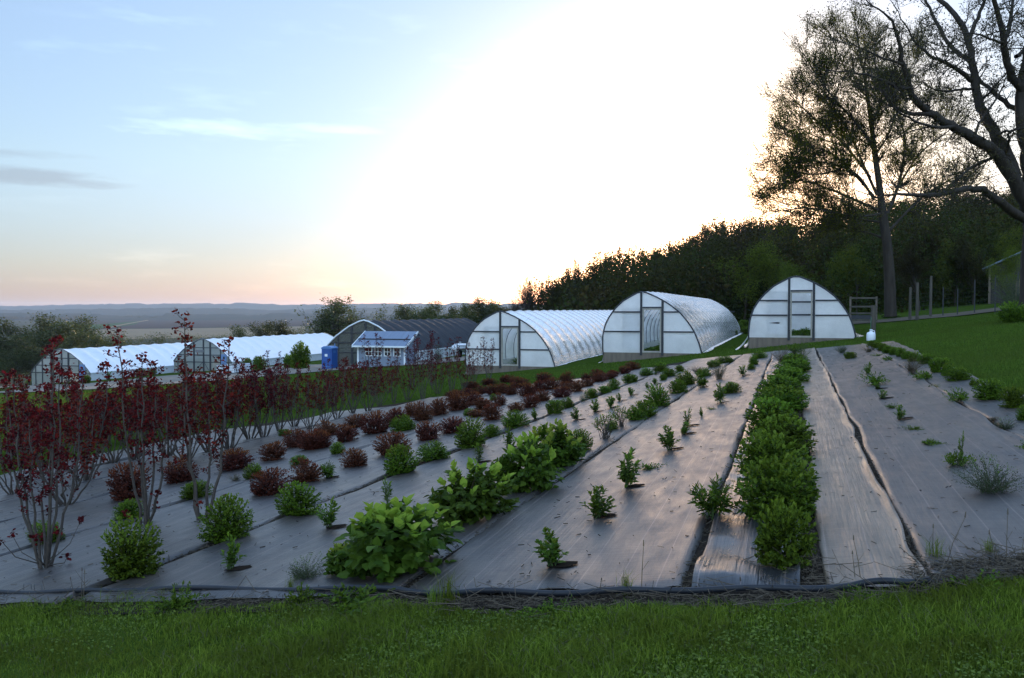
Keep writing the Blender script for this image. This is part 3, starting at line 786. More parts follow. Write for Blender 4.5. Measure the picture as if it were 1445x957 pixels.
# ------------------------------------------------------------------ barn, fence, posts at the right
g, u0, v0 = frame_at(1396, 429)
bn = thing('barn', 'grey wooden barn with a sloping tin roof at the right edge', 'barn', g, -.5)
BARNW = surf('grey_barn_boards', (.05, .047, .044), (.03, .028, .027), 3, .85, .2, bump=.8, bscale=5, mapscale=(3, 3, .05))
MB().prism([(0, 0, -.6), (9, 0, -.6), (9, 0, 3.6), (4.5, 0, 5.4), (0, 0, 3.25)], (0, 7, 0)).build('wall', BARNW, bn)
MB().prism([(-.6, -.5, 3.02), (4.5, -.5, 5.5), (4.5, -.5, 5.62), (-.6, -.5, 3.16)], (0, 8, 0)).build('roof', METALROOF, bn)
MB().prism([(4.502, -.5, 5.5), (9.6, -.5, 3.3), (9.6, -.5, 3.42), (4.502, -.5, 5.62)], (0, 8, 0)).build('roof', METALROOF, bn)
MB().box(-.09, .09, -.08, .05, -.5, 3.2).build('corner_post', WOOD, bn)
MB().box(2.0, 3.6, -.05, -.004, -.4, 2.2).build('door', WOOD, bn)

pts = [(1284, 452, 'w', 1.9), (1294, 452, 'w', 2.1), (1313, 447.5, 'w', 2.45), (1330.5, 446.3, 's', 1.7), (1351, 445, 's', 1.5), (1375, 442.5, 's', 1.9), (1404, 440.5, 's', 2.0), (1436, 438, 's', 2.0)]
G0 = ground(1313, 447.5)
POSTW = surf('grey_post_wood', (.085, .077, .066), (.055, .05, .044), 5, .85, .2, bump=.4, bscale=20, mapscale=(1, 1, .15))
fn = thing('fence', 'wire fence with one tall wooden post and thin steel posts along the path', 'fence', G0)
tops = []
for px, py, k, h in pts:
    q = ground(px, py) - G0
    b = MB()
    if k == 'w': b.tube([(q[0], q[1], q[2] - .2), (q[0], q[1], q[2] + h * .5), (q[0] + .01, q[1], q[2] + h)], [.085, .078, .07], 9); b.build('wooden_post', POSTW, fn)
    else: b.box(q[0] - .03, q[0] + .03, q[1] - .006, q[1] + .006, q[2] - .2, q[2] + h); b.box(q[0] - .006, q[0] + .006, q[1] + .0065, q[1] + .04, q[2] - .2, q[2] + h); b.build('steel_post', FRAMEP, fn)
    tops.append(q)
wr = MB()
for z in (.25, .5, .75, 1.0, 1.25, 1.45):
    wr.tube([(q[0], q[1] - .02, q[2] + z) for q in tops], .003, 3)
wr.build('wire', FRAMEP, fn)
g = ground(1218, 457)
rk = thing('rack', 'low rack with pale rails standing under the trees behind the post', 'rack', g, -.15)
b = MB()
for x in (-.8, .8): b.box(x - .05, x + .05, -.05, .05, 0, 1.75)
b.build('upright', WOOD, rk)
for z in (.18, .62, 1.05, 1.6): MB().box(-.85, .85, -.085, -.051, z, z + .11).build('rail', POSTW, rk)
MB().box(-.7, .7, -.04, .3, .3, .55).build('shelf_box', FRAMEP, rk)
g = ground(1232, 479)
ps = thing('post', 'thick grey wooden post standing alone at the end of the right shrub row', 'post', g)
MB().tube([(0, 0, -.2), (0, 0, .7), (.01, 0, 1.36)], [.105, .1, .097], 12).build('shaft', POSTW, ps)
MB().tube([(-.09, -.03, .9), (-.13, -.08, .6), (-.12, -.1, .1)], .014, 5).build('garden_hose', surf('green_hose', (.03, .12, .07), None, 5, .4), ps)
g = ground(1229, 481.5)
jg = thing('jug', 'white plastic jug at the foot of the lone wooden post', 'container', g)
prf = [(0, .0), (.15, .0), (.165, .03), (.165, .27), (.14, .33), (.06, .36), (.05, .42), (.055, .42), (.055, .46), (0, .46)]
vv_ = []; ff = []
for i, (r_, z) in enumerate(prf):
    for k in range(16): vv_.append((r_ * math.cos(k * PI / 8), r_ * math.sin(k * PI / 8), z))
for i in range(len(prf) - 1):
    for k in range(16): ff.append([i * 16 + k, i * 16 + (k + 1) % 16, (i + 1) * 16 + (k + 1) % 16, (i + 1) * 16 + k])
ob('bottle', mesh('bottle', vv_, ff, True), TOTE, jg)
MB().tube([(.05, 0, .41), (.13, 0, .4), (.15, 0, .3)], .016, 6).build('handle', TOTE, jg)

# ------------------------------------------------------------------ irrigation hose along the front of the field
hp = []
for px, py in ((-60, 846), (0, 844), (80, 842), (150, 843), (235, 838.5), (330, 839), (450, 841), (560, 841), (640, 846), (720, 846), (820, 845), (900, 844), (1000, 843), (1100, 841), (1200, 838), (1260, 833), (1310, 827)):
    q = ground(px, py); hp.append(q)
hp = np.array(hp); s = np.linspace(0, len(hp) - 1, 160); hp = np.stack([np.interp(s, range(len(hp)), hp[:, k]) for k in range(3)], -1)
hp[:, 2] = zt(hp[:, 0], hp[:, 1]) + .055 + .012 * np.sin(s * 3.1); hp[:, 1] += .02 * np.sin(s * 2.3)
HOSE = surf('black_poly_pipe', (.012, .014, .02), (.018, .02, .027), 6, .45, .25)
o = ob('irrigation_pipe', mesh_np('irrigation_pipe', *tube_arrays(hp, np.full(len(hp), .0235), 10), None, True), HOSE)
tag(o, 'black irrigation pipe lying along the front edge of the field', 'pipe')
# wire staples pinning the first strip at the left and staples on the lifted seam
for px, py in ((39, 838), (54, 839)):
    q = ground(px, py); st = MB().tube([(q[0] - .04, q[1], q[2]), (q[0] - .035, q[1], q[2] + .1), (q[0] + .035, q[1], q[2] + .1), (q[0] + .04, q[1], q[2])], .004, 4).build('fabric_staple', STEEL)
    tag(st, ['left bent wire staple sticking up by the pipe at lower left', 'right bent wire staple sticking up by the pipe at lower left'][px > 45], 'staple', 'wire staples at the front edge')

# ------------------------------------------------------------------ plant prototypes (unit width 1 m, height h)
LEAF_G = leafmat('shrub_leaf', (.026, .056, .005), (.115, .18, .013), .42)
LEAF_B = leafmat('big_leaf', (.034, .075, .008), (.09, .15, .016), .42)
LEAF_Y = leafmat('young_leaf', (0.165, 0.255, 0.02625), (0.27, 0.345, 0.045), .5)
LEAF_T = leafmat('tip_leaf', (.09, .15, .016), (.14, .21, .02), .45)
LEAF_S = leafmat('sprout_leaf', (.06, .11, .013), (.11, .18, .025), .45)
LEAF_R = leafmat('brown_leaf', (0.042, 0.0126, 0.0091), (0.133, 0.0385, 0.0196), .4, .6, .2)
LEAF_RT = leafmat('rust_tip_leaf', (0.14, 0.042, 0.0175), (0.189, 0.063, 0.0245), .45)
LEAF_M = leafmat('maroon_leaf', (.02, .005, .007), (.15, .011, .014), .4, .7, .12)
LEAF_GREY = leafmat('grey_weed_leaf', (0.0455, 0.0585, 0.02925), (0.0715, 0.078, 0.0455), .35)
LEAF_DRY = leafmat('dry_weed', (0.13, 0.091, 0.0585), (0.195, 0.143, 0.0975), .3, .8)
STEM = surf('brown_stem', (.08, .055, .04), (.05, .036, .028), 20, .8, .2)
STEMG = surf('grey_stem', (.085, .07, .062), (.05, .042, .038), 20, .8, .2)
STEMV = surf('green_stem', (.06, .1, .03), (.05, .08, .03), 20, .7, .2)

def shoots(n, h, rng, lump=.12, lo=-.25, base_r=.08, erect=.35, wide=.5):
    th = rng.uniform(0, 2 * PI, n); s = rng.uniform(lo, 1, n); c = np.sqrt(np.clip(1 - s * s, 0, 1))
    k = rng.normal(0, 1, (5, 3)); k /= np.linalg.norm(k, axis=1, keepdims=True)
    d = np.stack([c * np.cos(th), c * np.sin(th), s], -1)
    mod = 1 + lump * np.sum(np.sin(3.0 * d @ k.T + np.arange(5)), 1) / 1.6 + rng.normal(0, lump * .35, n)
    Sf = d * np.array([wide, wide, .62 * h]) * mod[:, None]; Sf[:, 2] += .38 * h
    Sf[:, 2] = np.maximum(Sf[:, 2], .04)
    B = np.stack([rng.normal(0, base_r, n), rng.normal(0, base_r, n), np.zeros(n)], -1)
    return B, Sf, d

def bez(B, Sf, t, arch):
    M = (B + Sf) * .5; M[..., 2] += arch * .35 * np.abs(Sf[..., 2] - B[..., 2]); M[..., :2] = B[..., :2] * .55 + Sf[..., :2] * .45
    t = t[..., None]
    return (1 - t) ** 2 * B + 2 * t * (1 - t) * M + t * t * Sf

def shrub_parts(seed, nsh=150, nl=11, h=.85, leaf=.1, wid=.5, lump=.12, t0=.5, erect=.5, lo=-.25, simple=False, tips=0.0, wide=.5, base_r=.08, stems=10, stem_r=.009, arch=.6, droop=.25):
    rng = np.random.default_rng(seed)
    B, Sf, d = shoots(nsh, h, rng, lump, lo, base_r, wide=wide)
    t = np.linspace(t0, 1.0, nl)[None, :] + rng.normal(0, .02, (nsh, nl)); t = np.clip(t, .05, 1.02)
    P = bez(B[:, None, :].repeat(nl, 1), Sf[:, None, :].repeat(nl, 1), t, arch)
    ax = norm(Sf - B + d * .4)[:, None, :].repeat(nl, 1)
    side = norm(np.cross(ax, rng.normal(0, 1, (nsh, nl, 3))))
    fr = (np.arange(nl) / (nl - 1))[None, :, None]
    dirs = norm(side * (1.0 - .4 * fr) + ax * (.3 + .35 * fr) + d[:, None, :] * .3 + np.array([0, 0, erect * .5]))
    up = norm(ax * .8 + np.array([0, 0, .7]) + rng.normal(0, .15, (nsh, nl, 3)))
    size = leaf * rng.uniform(.7, 1.2, (nsh, nl)) * (1 - .25 * fr[..., 0])
    P = P.reshape(-1, 3); dirs = dirs.reshape(-1, 3); up = up.reshape(-1, 3); size = size.ravel()
    P[:, 2] = np.maximum(P[:, 2], .01)
    sel = np.zeros(len(P), bool)
    if tips:
        isT = (np.arange(nl) >= nl - max(2, int(nl * .35)))[None, :] & ((d[:, 2] > 1 - tips * 1.4) & (rng.random(nsh) < .8))[:, None]
        sel = isT.ravel()
    V, Q = leaves_arrays(P[~sel], dirs[~sel], up[~sel], size[~sel], wid, droop=droop, simple=simple)
    V[:, 2] = np.maximum(V[:, 2], .002)
    parts = [('foliage', mesh_np('foliage', V, Q))]
    if tips:
        V, Q = leaves_arrays(P[sel], norm(dirs[sel] + np.array([0, 0, .5])), up[sel], size[sel] * 1.05, wid, droop=droop * .5, simple=simple)
        parts.append(('young_leaves', mesh_np('young_leaves', V, Q)))
    ln = []
    for i in range(min(stems, nsh)):
        tt = np.linspace(0, .92, 7); pts = bez(B[i][None].repeat(7, 0), Sf[i][None].repeat(7, 0), tt, arch)
        ln.append((pts, np.linspace(stem_r, stem_r * .4, 7), 5))
    parts.append(('stems', tubes_mesh('stems', ln)))
    return parts

PROTO = {}
def proto(kind, n, mats, h, **kw):
    PROTO[kind] = []
    for i in range(n):
        ps = shrub_parts(hash_(kind) + i * 17, h=h, **kw)
        for nm, me in ps: me.materials.append(mats[nm])
        PROTO[kind].append((ps, h))
def hash_(s): return sum(ord(c) * (i + 3) for i, c in enumerate(s)) % 9973
G3 = dict(foliage=LEAF_G, young_leaves=LEAF_T, stems=STEM)
proto('hedge', 4, G3, .85, nsh=260, nl=12, leaf=.092, wid=.62, lump=.1, t0=.4, tips=.35, lo=-.7, erect=.9)
proto('round', 5, G3, .9, nsh=280, nl=12, leaf=.082, wid=.66, lump=.1, t0=.38, tips=.3, lo=-.75, erect=.9)
proto('bigleaf', 3, dict(foliage=LEAF_B, young_leaves=LEAF_Y, stems=STEM), .8, nsh=120, nl=9, leaf=.15, wid=.72, lump=.2, t0=.45, tips=.42, lo=-.5, erect=.3, droop=.3)
proto('brown', 5, dict(foliage=LEAF_R, young_leaves=LEAF_RT, stems=STEM), .85, nsh=250, nl=12, leaf=.08, wid=.6, lump=.12, t0=.38, tips=.3, lo=-.7, erect=.8)
proto('sprout', 5, dict(foliage=LEAF_S, young_leaves=LEAF_T, stems=STEMV), 1.1, nsh=22, nl=11, leaf=.21, wid=.52, lump=.25, t0=.22, tips=.4, lo=.1, stems=15, stem_r=.014, arch=.9, wide=.36, base_r=.05)
proto('tall', 2, dict(foliage=LEAF_S, young_leaves=LEAF_T, stems=STEMV), 2.0, nsh=9, nl=13, leaf=.3, wid=.36, lump=.2, t0=.15, tips=.4, lo=.3, stems=9, stem_r=.018, arch=.9, wide=.3, base_r=.05)
proto('vase', 2, dict(foliage=LEAF_G, young_leaves=LEAF_T, stems=STEMG), 1.0, nsh=60, nl=7, leaf=.11, wid=.45, lump=.2, t0=.72, tips=.3, lo=.25, stems=34, stem_r=.013, arch=.2, base_r=.11)
proto('flat', 3, dict(foliage=LEAF_G, young_leaves=LEAF_S, stems=STEMV), .34, nsh=46, nl=7, leaf=.13, wid=.42, lump=.3, t0=.3, tips=.3, lo=-.2, stems=10)
proto('narrow', 2, dict(foliage=LEAF_G, young_leaves=LEAF_S, stems=STEMV), .95, nsh=34, nl=15, leaf=.21, wid=.2, lump=.2, t0=.25, tips=.3, lo=.1, stems=20, stem_r=.01, arch=.7, droop=.35)
proto('feather', 2, dict(foliage=LEAF_GREY, young_leaves=LEAF_S, stems=STEMV), .6, nsh=170, nl=14, leaf=.045, wid=.3, lump=.25, t0=.25, tips=.2, lo=-.1, stems=70, stem_r=.004, arch=.5)
proto('weed', 3, dict(foliage=LEAF_GREY, young_leaves=LEAF_DRY, stems=LEAF_DRY), .9, nsh=130, nl=9, leaf=.06, wid=.25, lump=.25, t0=.25, tips=.5, lo=0, stems=90, stem_r=.006, arch=.4)

ORD = ['frontmost', 'second', 'third', 'fourth', 'fifth', 'sixth', 'seventh', 'eighth', 'ninth', 'tenth', 'eleventh', 'twelfth', 'thirteenth', 'fourteenth', 'fifteenth', 'sixteenth', 'seventeenth', 'eighteenth', 'nineteenth', 'twentieth', 'twenty-first', 'twenty-second', 'twenty-third', 'twenty-fourth', 'twenty-fifth', 'twenty-sixth', 'twenty-seventh', 'twenty-eighth', 'twenty-ninth', 'thirtieth']
NAME = dict(hedge='hedge_shrub', round='round_shrub', bigleaf='big_leaf_shrub', brown='brown_shrub', sprout='young_plant', tall='young_plant', vase='bare_stemmed_shrub', flat='low_weed', narrow='narrow_leaf_plant', feather='feathery_weed', weed='dry_weed')
DESC = dict(hedge='bushy green hedge shrub', round='round dense green shrub', bigleaf='big-leaf shrub with yellow-green tops', brown='rusty brown shrub', sprout='small leafy green young plant', tall='thin upright young plant', vase='shrub with bare grey stems and green top', flat='low flat green weed', narrow='narrow-leaved upright green plant', feather='feathery grey-green weed', weed='dry tan weed clump')
CAT = dict(hedge='shrub', round='shrub', bigleaf='shrub', brown='shrub', sprout='plant', tall='plant', vase='shrub', flat='weed', narrow='plant', feather='weed', weed='weed')
def put(kind, px, py, w, h, label, group=None, rng=np.random.default_rng(5), extra=None, lift=.03):
    g = ground(px, py); Yd = g[1]
    # py is the foot of the visible outline: the centre stands about a third of a width behind it
    wm = w / F * Yd * (.86 if kind == 'hedge' else 1.0); g2 = g + norm(np.array([g[0], g[1], 0.0])) * wm * .33
    x, y = g2[0], g2[1]; z = float(zt(x, y)) + lift
    hm = h / F * Yd - .10 * wm
    ps, ph = PROTO[kind][int(rng.integers(len(PROTO[kind])))]
    t = thing(NAME[kind], label, CAT[kind], (x, y, z), rng.uniform(0, 2 * PI), group)
    t.scale = (wm * rng.uniform(.97, 1.05), wm * rng.uniform(.97, 1.05), max(hm, wm * .22) / ph)
    for nm, me in ps: ob(nm, me, None, t)
    if kind in ('sprout', 'tall', 'narrow') and wm > .12 and g[1] < 34 and py < 830:
        M = Matrix.LocRotScale(t.location, t.rotation_euler, t.scale).inverted(); n = 14; V = []
        for i in range(n):
            a = 2 * PI * i / n; r_ = rng.uniform(.8, 1.15); dx, dy = .085 + math.cos(a) * .13 * r_, math.sin(a) * .085 * r_
            V.append(M @ Vector((x + dx, y + dy, float(zt(x + dx, y + dy)) + .057)))
        ob('planting_hole', mesh('planting_hole', V, [list(range(n))]), HOLE, t)
    return t
HOLE = surf('dark_hole_soil', (.014, .011, .009), (.03, .023, .018), 40, .95, 0)
def row(items, where, group, default):
    items = sorted(items, key=lambda a: -a[1]); cnt = {}
    for it in items:
        k = it[4] if len(it) > 4 else default
        i = cnt.get(k, 0); cnt[k] = i + 1
        tot = sum(1 for a in items if (a[4] if len(a) > 4 else default) == k)
        o = '' if tot == 1 else ORD[min(i, 29)] + ' '
        put(k, it[0], it[1], it[2], it[3], (o + DESC[k] + ' ' + where).strip(), group)

# hedge row in front of the rightmost tunnel
put('hedge', 1105, 809, 96, 100, 'separate bushy green shrub at the very front end of the hedge row', 'hedge shrubs')
row([(1098, 742, 132, 96), (1090, 692, 108, 80), (1102, 652, 106, 66), (1094, 617, 92, 54), (1102, 587, 86, 45), (1100, 563, 74, 36), (1112, 545, 66, 31), (1120, 530, 54, 25), (1122, 518, 42, 20)],
    'in the dense hedge row', 'hedge shrubs', 'hedge')
row([(1103, 516, 28, 28, 'weed'), (1131, 513, 22, 26, 'feather'), (1122, 500, 22, 12, 'flat')], 'at the far end of the hedge row', 'weeds at the hedge end', 'weed')
put('narrow', 1006, 742, 68, 60, 'narrow-leaved upright plant at left foot of the front hedge shrub')
put('flat', 1060, 617, 22, 12, 'thin green shoot creeping out left of the hedge onto the fabric')
# small plants on the wide warm strip
row([(780, 813, 62, 54), (842, 741, 56, 44), (885, 696, 46, 54), (945, 641, 37, 33), (965, 618, 21, 18), (970, 606, 18, 26, 'tall'), (990, 592, 9, 13), (1016, 573, 28, 26), (1032, 558, 24, 20, 'round'), (1048, 533, 16, 15), (1060, 524, 11, 10, 'round'), (1064, 517, 14, 14, 'round'), (1072, 508, 20, 12, 'round'), (915, 668, 36, 11, 'flat'), (1004, 582, 14, 5, 'flat')],
    'on the wide warm-lit fabric strip', 'plants on the wide strip', 'sprout')
# big leaf row and what follows it
put('bigleaf', 563, 818, 160, 112, 'largest big-leaf shrub, spreading over the pipe at the front', 'big-leaf shrubs')
put('bigleaf', 489, 815, 58, 46, 'low side clump at the left of the largest big-leaf shrub', 'big-leaf shrubs')
put('bigleaf', 663, 744, 108, 86, 'second big-leaf shrub, just behind the largest one', 'big-leaf shrubs')
put('bigleaf', 745, 700, 84, 80, 'third big-leaf shrub from the front with yellowest top leaves', 'big-leaf shrubs')
put('bigleaf', 789, 665, 80, 64, 'rearmost big-leaf shrub, touching the third', 'big-leaf shrubs')
row([(818, 641, 34, 32), (853, 624, 34, 36, 'vase'), (878, 607, 28, 30, 'vase'), (863, 611, 20, 15), (897, 597, 26, 20), (909, 592, 36, 26), (928, 577, 34, 32), (957, 558, 24, 24), (968, 546, 26, 22), (989, 550, 22, 22, 'narrow'), (994, 534, 22, 14), (1015, 538, 28, 28, 'weed'), (1008, 520, 22, 13), (1024, 514, 24, 12), (985, 528, 26, 12, 'weed')],
    'in the row behind the big-leaf shrubs', 'shrubs behind the big-leaf shrubs', 'round')
# sprouts between the two rows
row([(325, 814, 38, 46), (465, 753, 38, 40), (547, 718, 24, 38, 'tall'), (676, 658, 22, 31, 'tall'), (717, 637, 22, 28), (813, 597, 20, 18), (840, 585, 20, 18), (862, 579, 21, 20), (874, 569, 10, 12), (890, 561, 15, 14), (913, 550, 9, 8), (924, 545, 9, 11), (936, 539, 11, 11, 'round'), (944, 534, 22, 15, 'round'), (959, 527, 13, 12, 'round')],
    'in the sprout row left of the big-leaf shrubs', 'young plants in the sprout row', 'sprout')
# round green row
row([(185, 824, 86, 84), (320, 770, 68, 66), (420, 734, 58, 50), (564, 674, 48, 44), (613, 654, 46, 30), (664, 636, 44, 42), (694, 619, 22, 20), (727, 606, 38, 26), (755, 595, 15, 15, 'sprout'), (782, 587, 28, 24), (801, 578, 20, 16), (823, 570, 14, 13, 'feather'), (835, 564, 18, 16), (853, 557, 18, 13), (866, 552, 17, 16), (890, 542, 24, 15), (912, 532, 20, 12), (925, 531, 7, 6, 'sprout'), (932, 526, 20, 14)],
    'in the round-shrub row', 'round green shrubs', 'round')
# brown bushes, nearer row, with small green ones between
row([(379, 704, 58, 44), (433, 686, 44, 37), (502, 663, 36, 30), (554, 646, 52, 38), (603, 625, 38, 31), (639, 615, 36, 27), (694, 596, 28, 28), (673, 592, 26, 15), (728, 583, 24, 16), (705, 575, 20, 19), (749, 578, 24, 23), (765, 569, 24, 20), (792, 563, 28, 19), (814, 555, 20, 20), (830, 547, 20, 15), (845, 541, 22, 16), (861, 537, 18, 13), (881, 529, 18, 13), (893, 524, 20, 14), (864, 534, 13, 11)],
    'in the nearer brown row', 'rusty brown shrubs', 'brown')
row([(65, 772, 47, 32), (182, 737, 42, 32), (276, 708, 46, 30), (359, 680, 28, 23), (423, 660, 25, 18), (462, 680, 28, 25, 'narrow'), (333, 683, 22, 14, 'weed'), (476, 645, 20, 19), (570, 611, 36, 25), (662, 589, 19, 11), (402, 617, 20, 12), (696, 567, 10, 10)],
    'among the brown bushes', 'green shrubs among the brown bushes', 'round')
# brown bushes, farther row
row([(180, 709, 60, 56), (256, 685, 46, 38), (332, 667, 44, 36), (386, 653, 37, 33), (419, 634, 36, 30), (442, 638, 40, 33), (450, 637, 36, 30), (488, 627, 32, 31), (462, 618, 34, 24), (503, 606, 30, 22), (530, 615, 38, 36), (560, 603, 32, 29), (597, 596, 28, 28), (583, 590, 26, 22), (620, 589, 28, 28), (647, 582, 32, 30), (668, 574, 24, 22), (682, 581, 28, 22), (660, 560, 26, 14), (679, 558, 22, 14), (696, 559, 22, 17), (708, 558, 20, 18), (722, 559, 20, 18), (733, 549, 28, 18), (745, 561, 26, 22), (760, 554, 22, 18), (778, 552, 24, 20), (767, 541, 24, 16), (800, 543, 22, 18)],
    'in the farther brown row', 'rusty brown shrubs', 'brown')
row([(799, 553, 20, 15), (827, 537, 15, 10), (843, 537, 20, 17), (866, 533, 16, 12), (640, 566, 26, 18), (665, 549, 24, 12), (690, 545, 22, 12), (715, 541, 24, 13)],
    'at the grass edge before the tunnels', 'rusty brown shrubs', 'brown')
# right of the pale narrow strip
row([(1188, 501, 20, 16, 'feather'), (1199, 508, 18, 12, 'round'), (1225, 532, 13, 17), (1235, 547, 36, 17, 'flat'), (1238, 553, 12, 10), (1244, 567, 13, 14), (1269, 597, 18, 20), (1258, 580, 14, 7, 'flat'), (1290, 612, 26, 8, 'flat'), (1314, 634, 32, 11, 'flat'), (1349, 664, 38, 22, 'flat'), (1397, 709, 98, 54, 'feather')],
    'on the strip right of the pale narrow one', 'plants right of the pale strip', 'sprout')
put('tall', 1357, 663, 14, 44, 'thin yellow-green stalk rising from the weed on the right strip')
row([(1226, 499, 18, 11, 'weed'), (1240, 505, 14, 5), (1253, 511, 16, 7), (1286, 529, 30, 24, 'weed'), (1303, 540, 30, 15), (1318, 551, 14, 6), (1353, 571, 36, 17), (1418, 612, 34, 20, 'feather'), (1403, 599, 18, 11, 'weed'), (1448, 640, 20, 12)],
    'along the seam left of the lawn-edge shrubs', 'weeds along the right seam', 'flat')
row([(1231, 492, 15, 12), (1238, 494, 15, 12), (1246, 497, 16, 13), (1254, 500, 16, 13), (1263, 503, 17, 14), (1272, 506, 17, 14), (1281, 509, 18, 14), (1291, 513, 18, 15), (1307, 516, 21, 17), (1326, 529, 33, 26), (1338, 534, 21, 19), (1353, 541, 32, 24), (1374, 548, 12, 12), (1396, 568, 44, 36), (1430, 580, 34, 36), (1446, 598, 22, 24)],
    'in the lawn-edge row', 'round shrubs along the lawn', 'round')

# ------------------------------------------------------------------ maroon smoke bushes
def maroon(seed, nst, H, spread, tw, bare=.35, low=0, leaf=.055, stem_r=.016):
    rng = np.random.default_rng(seed); ln = []; P = []; Dr = []; Sz = []
    def rosette(p, d, n, s):
        for _ in range(n):
            P.append(p + rng.normal(0, .02, 3)); Dr.append(norm(d * .45 + rng.normal(0, .65, 3) + np.array([0, 0, .15]))); Sz.append(s * rng.uniform(.7, 1.2))
    for i in range(nst):
        a = 2 * PI * (i + rng.uniform(-.3, .3)) / nst; hh = H * (1 if i == 0 else rng.uniform(.55, .97)); sp = spread * rng.uniform(.3, 1)
        n = 12; t = np.linspace(0, 1, n)
        base = np.array([math.cos(a), math.sin(a), 0]) * rng.uniform(.02, .07)
        end = base + np.array([math.cos(a) * sp, math.sin(a) * sp, hh])
        pts = base + (end - base) * t[:, None]; pts[:, :2] += np.array([math.cos(a), math.sin(a)]) * (.25 * sp * np.sin(t * PI))[:, None]
        pts[1:-1] += rng.normal(0, .012, (n - 2, 3)); pts[:, 2] = hh * t
        ln.append((pts, np.linspace(stem_r, .004, n), 6))
        m = int(tw * hh)
        for q in range(m):
            tt = bare + (1 - bare) * (q + rng.random()) / m
            p = np.array([np.interp(tt, t, pts[:, k]) for k in range(3)])
            b = rng.uniform(0, 2 * PI); d = norm(np.array([math.cos(b), math.sin(b), rng.uniform(.3, 1.1)]))
            Lt = rng.uniform(.04, .22) * (1.1 - .5 * tt)
            e = p + d * Lt; ln.append((np.stack([p, (p + e) / 2 + rng.normal(0, .008, 3), e]), np.array([.0045, .0035, .0025]), 3))
            rosette(e, d, int(rng.integers(9, 15)), leaf * .82)
            if rng.random() < .5: rosette((p + e) / 2, d, 4, leaf * .8)
        rosette(pts[-1], np.array([0, 0, 1.0]), 10, leaf)
    for i in range(low):
        a = 2 * PI * i / low + rng.uniform(-.4, .4); Lw = rng.uniform(.2, .45)
        p0 = np.array([0, 0, .03]); e = np.array([math.cos(a) * Lw, math.sin(a) * Lw, rng.uniform(.1, .42)])
        md = (p0 + e) / 2 + np.array([math.cos(a), math.sin(a), -.3]) * .08
        ln.append((np.stack([p0, md, e]), np.array([.006, .005, .003]), 4)); rosette(e, norm(e), 12, leaf)
    P = np.array(P); Dr = np.array(Dr)
    V, Q = leaves_arrays(P, Dr, norm(rng.normal(0, .5, P.shape) + np.array([0, 0, 1])), np.array(Sz), .78, fold=.1, droop=.1)
    f = mesh_np('foliage', V, Q); f.materials.append(LEAF_M)
    s = tubes_mesh('stems', ln); s.materials.append(STEMG)
    return f, s
def put_maroon(protos, px, py, hpx, label, group, rng=np.random.default_rng(9), rz=None, k=None):
    (f, s), H = protos[int(rng.integers(len(protos))) if k is None else k]
    g = ground(px, py); sc = hpx / F * g[1] / H
    t = thing('maroon_shrub', label, 'shrub', (g[0], g[1], float(zt(g[0], g[1])) + .03), rng.uniform(0, 6.28) if rz is None else rz, group)
    t.scale = (sc * rng.uniform(.9, 1.1),) * 2 + (sc,)
    ob('foliage', f, None, t); ob('stems', s, None, t)
NEARM = [(maroon(1, 8, 2.4, .42, 11, .34, 7, .045, .017), 2.4), (maroon(2, 5, 2.2, .36, 12, .36, 3, .043, .017), 2.2), (maroon(3, 4, 2.3, .3, 12, .38, 2, .043, .018), 2.3)]
put_maroon(NEARM, 64, 806, 325, 'tall many-stemmed maroon shrub nearest the front at lower left', 'tall maroon shrubs', k=0)
put_maroon(NEARM, 207, 744, 275, 'tall maroon shrub forking just behind the first round green shrub', 'tall maroon shrubs', k=1)
put_maroon(NEARM, 287, 737, 288, 'tall slender maroon shrub with the highest top, beside the second round green shrub', 'tall maroon shrubs', k=2)
HM = [(maroon(20 + i, 9, 1.35, .42, 13.5, .4, 0, .044, .013), 1.35) for i in range(4)]
HR = np.random.default_rng(44)
HS = [(maroon(25 + i, 9, 1.35, .45, 10, .35, 0, .042, .012), 1.35) for i in range(4)]
HT = [(maroon(30 + i, 7, 1.9, .3, 10, .36, 0, .04, .012), 1.9) for i in range(3)]
hl = [(20, 700, 150, 0), (94, 716, 165, 0), (122, 680, 150, 0), (60, 672, 150, 0), (160, 655, 120, 0), (190, 650, 118, 0), (236, 646, 125, 0), (262, 652, 130, 0), (296, 640, 120, 0), (324, 636, 118, 0), (352, 622, 105, 0), (372, 620, 100, 0), (394, 610, 100, 0), (415, 604, 98, 0), (437, 607, 104, 0), (458, 600, 98, 0), (476, 593, 92, 0), (498, 585, 86, 0), (520, 582, 84, 0), (536, 574, 78, 0), (556, 570, 76, 1), (576, 566, 66, 0), (596, 564, 82, 1), (617, 557, 66, 0), (637, 557, 80, 1), (655, 551, 68, 0), (668, 548, 62, 1), (690, 543, 66, 1)]
for i, (px, py, h, k) in enumerate(sorted(hl, key=lambda a: a[0])):
    put_maroon(HT if k else (HM if px < 380 else HS), px, py, h * (HR.uniform(.85, 1.1) if px < 380 else HR.uniform(.68, .92) if not k else 1.0), ('%s maroon shrub from the left in the nearer maroon hedge line' % (ORD[i] if i else 'leftmost')), 'maroon shrubs in the hedge lines')
hl2 = [(8, 655, 130, 0), (38, 640, 120, 0), (90, 650, 120, 0), (120, 636, 105, 0), (150, 628, 92, 0), (178, 626, 92, 0), (210, 620, 95, 0), (240, 612, 84, 0), (270, 606, 90, 0), (305, 600, 82, 0), (330, 604, 84, 0), (360, 593, 72, 1), (385, 588, 96, 1), (412, 580, 70, 0), (440, 577, 70, 0), (470, 570, 72, 0), (500, 566, 64, 0), (525, 560, 92, 1), (548, 556, 64, 0), (582, 550, 80, 1), (610, 545, 80, 1)]
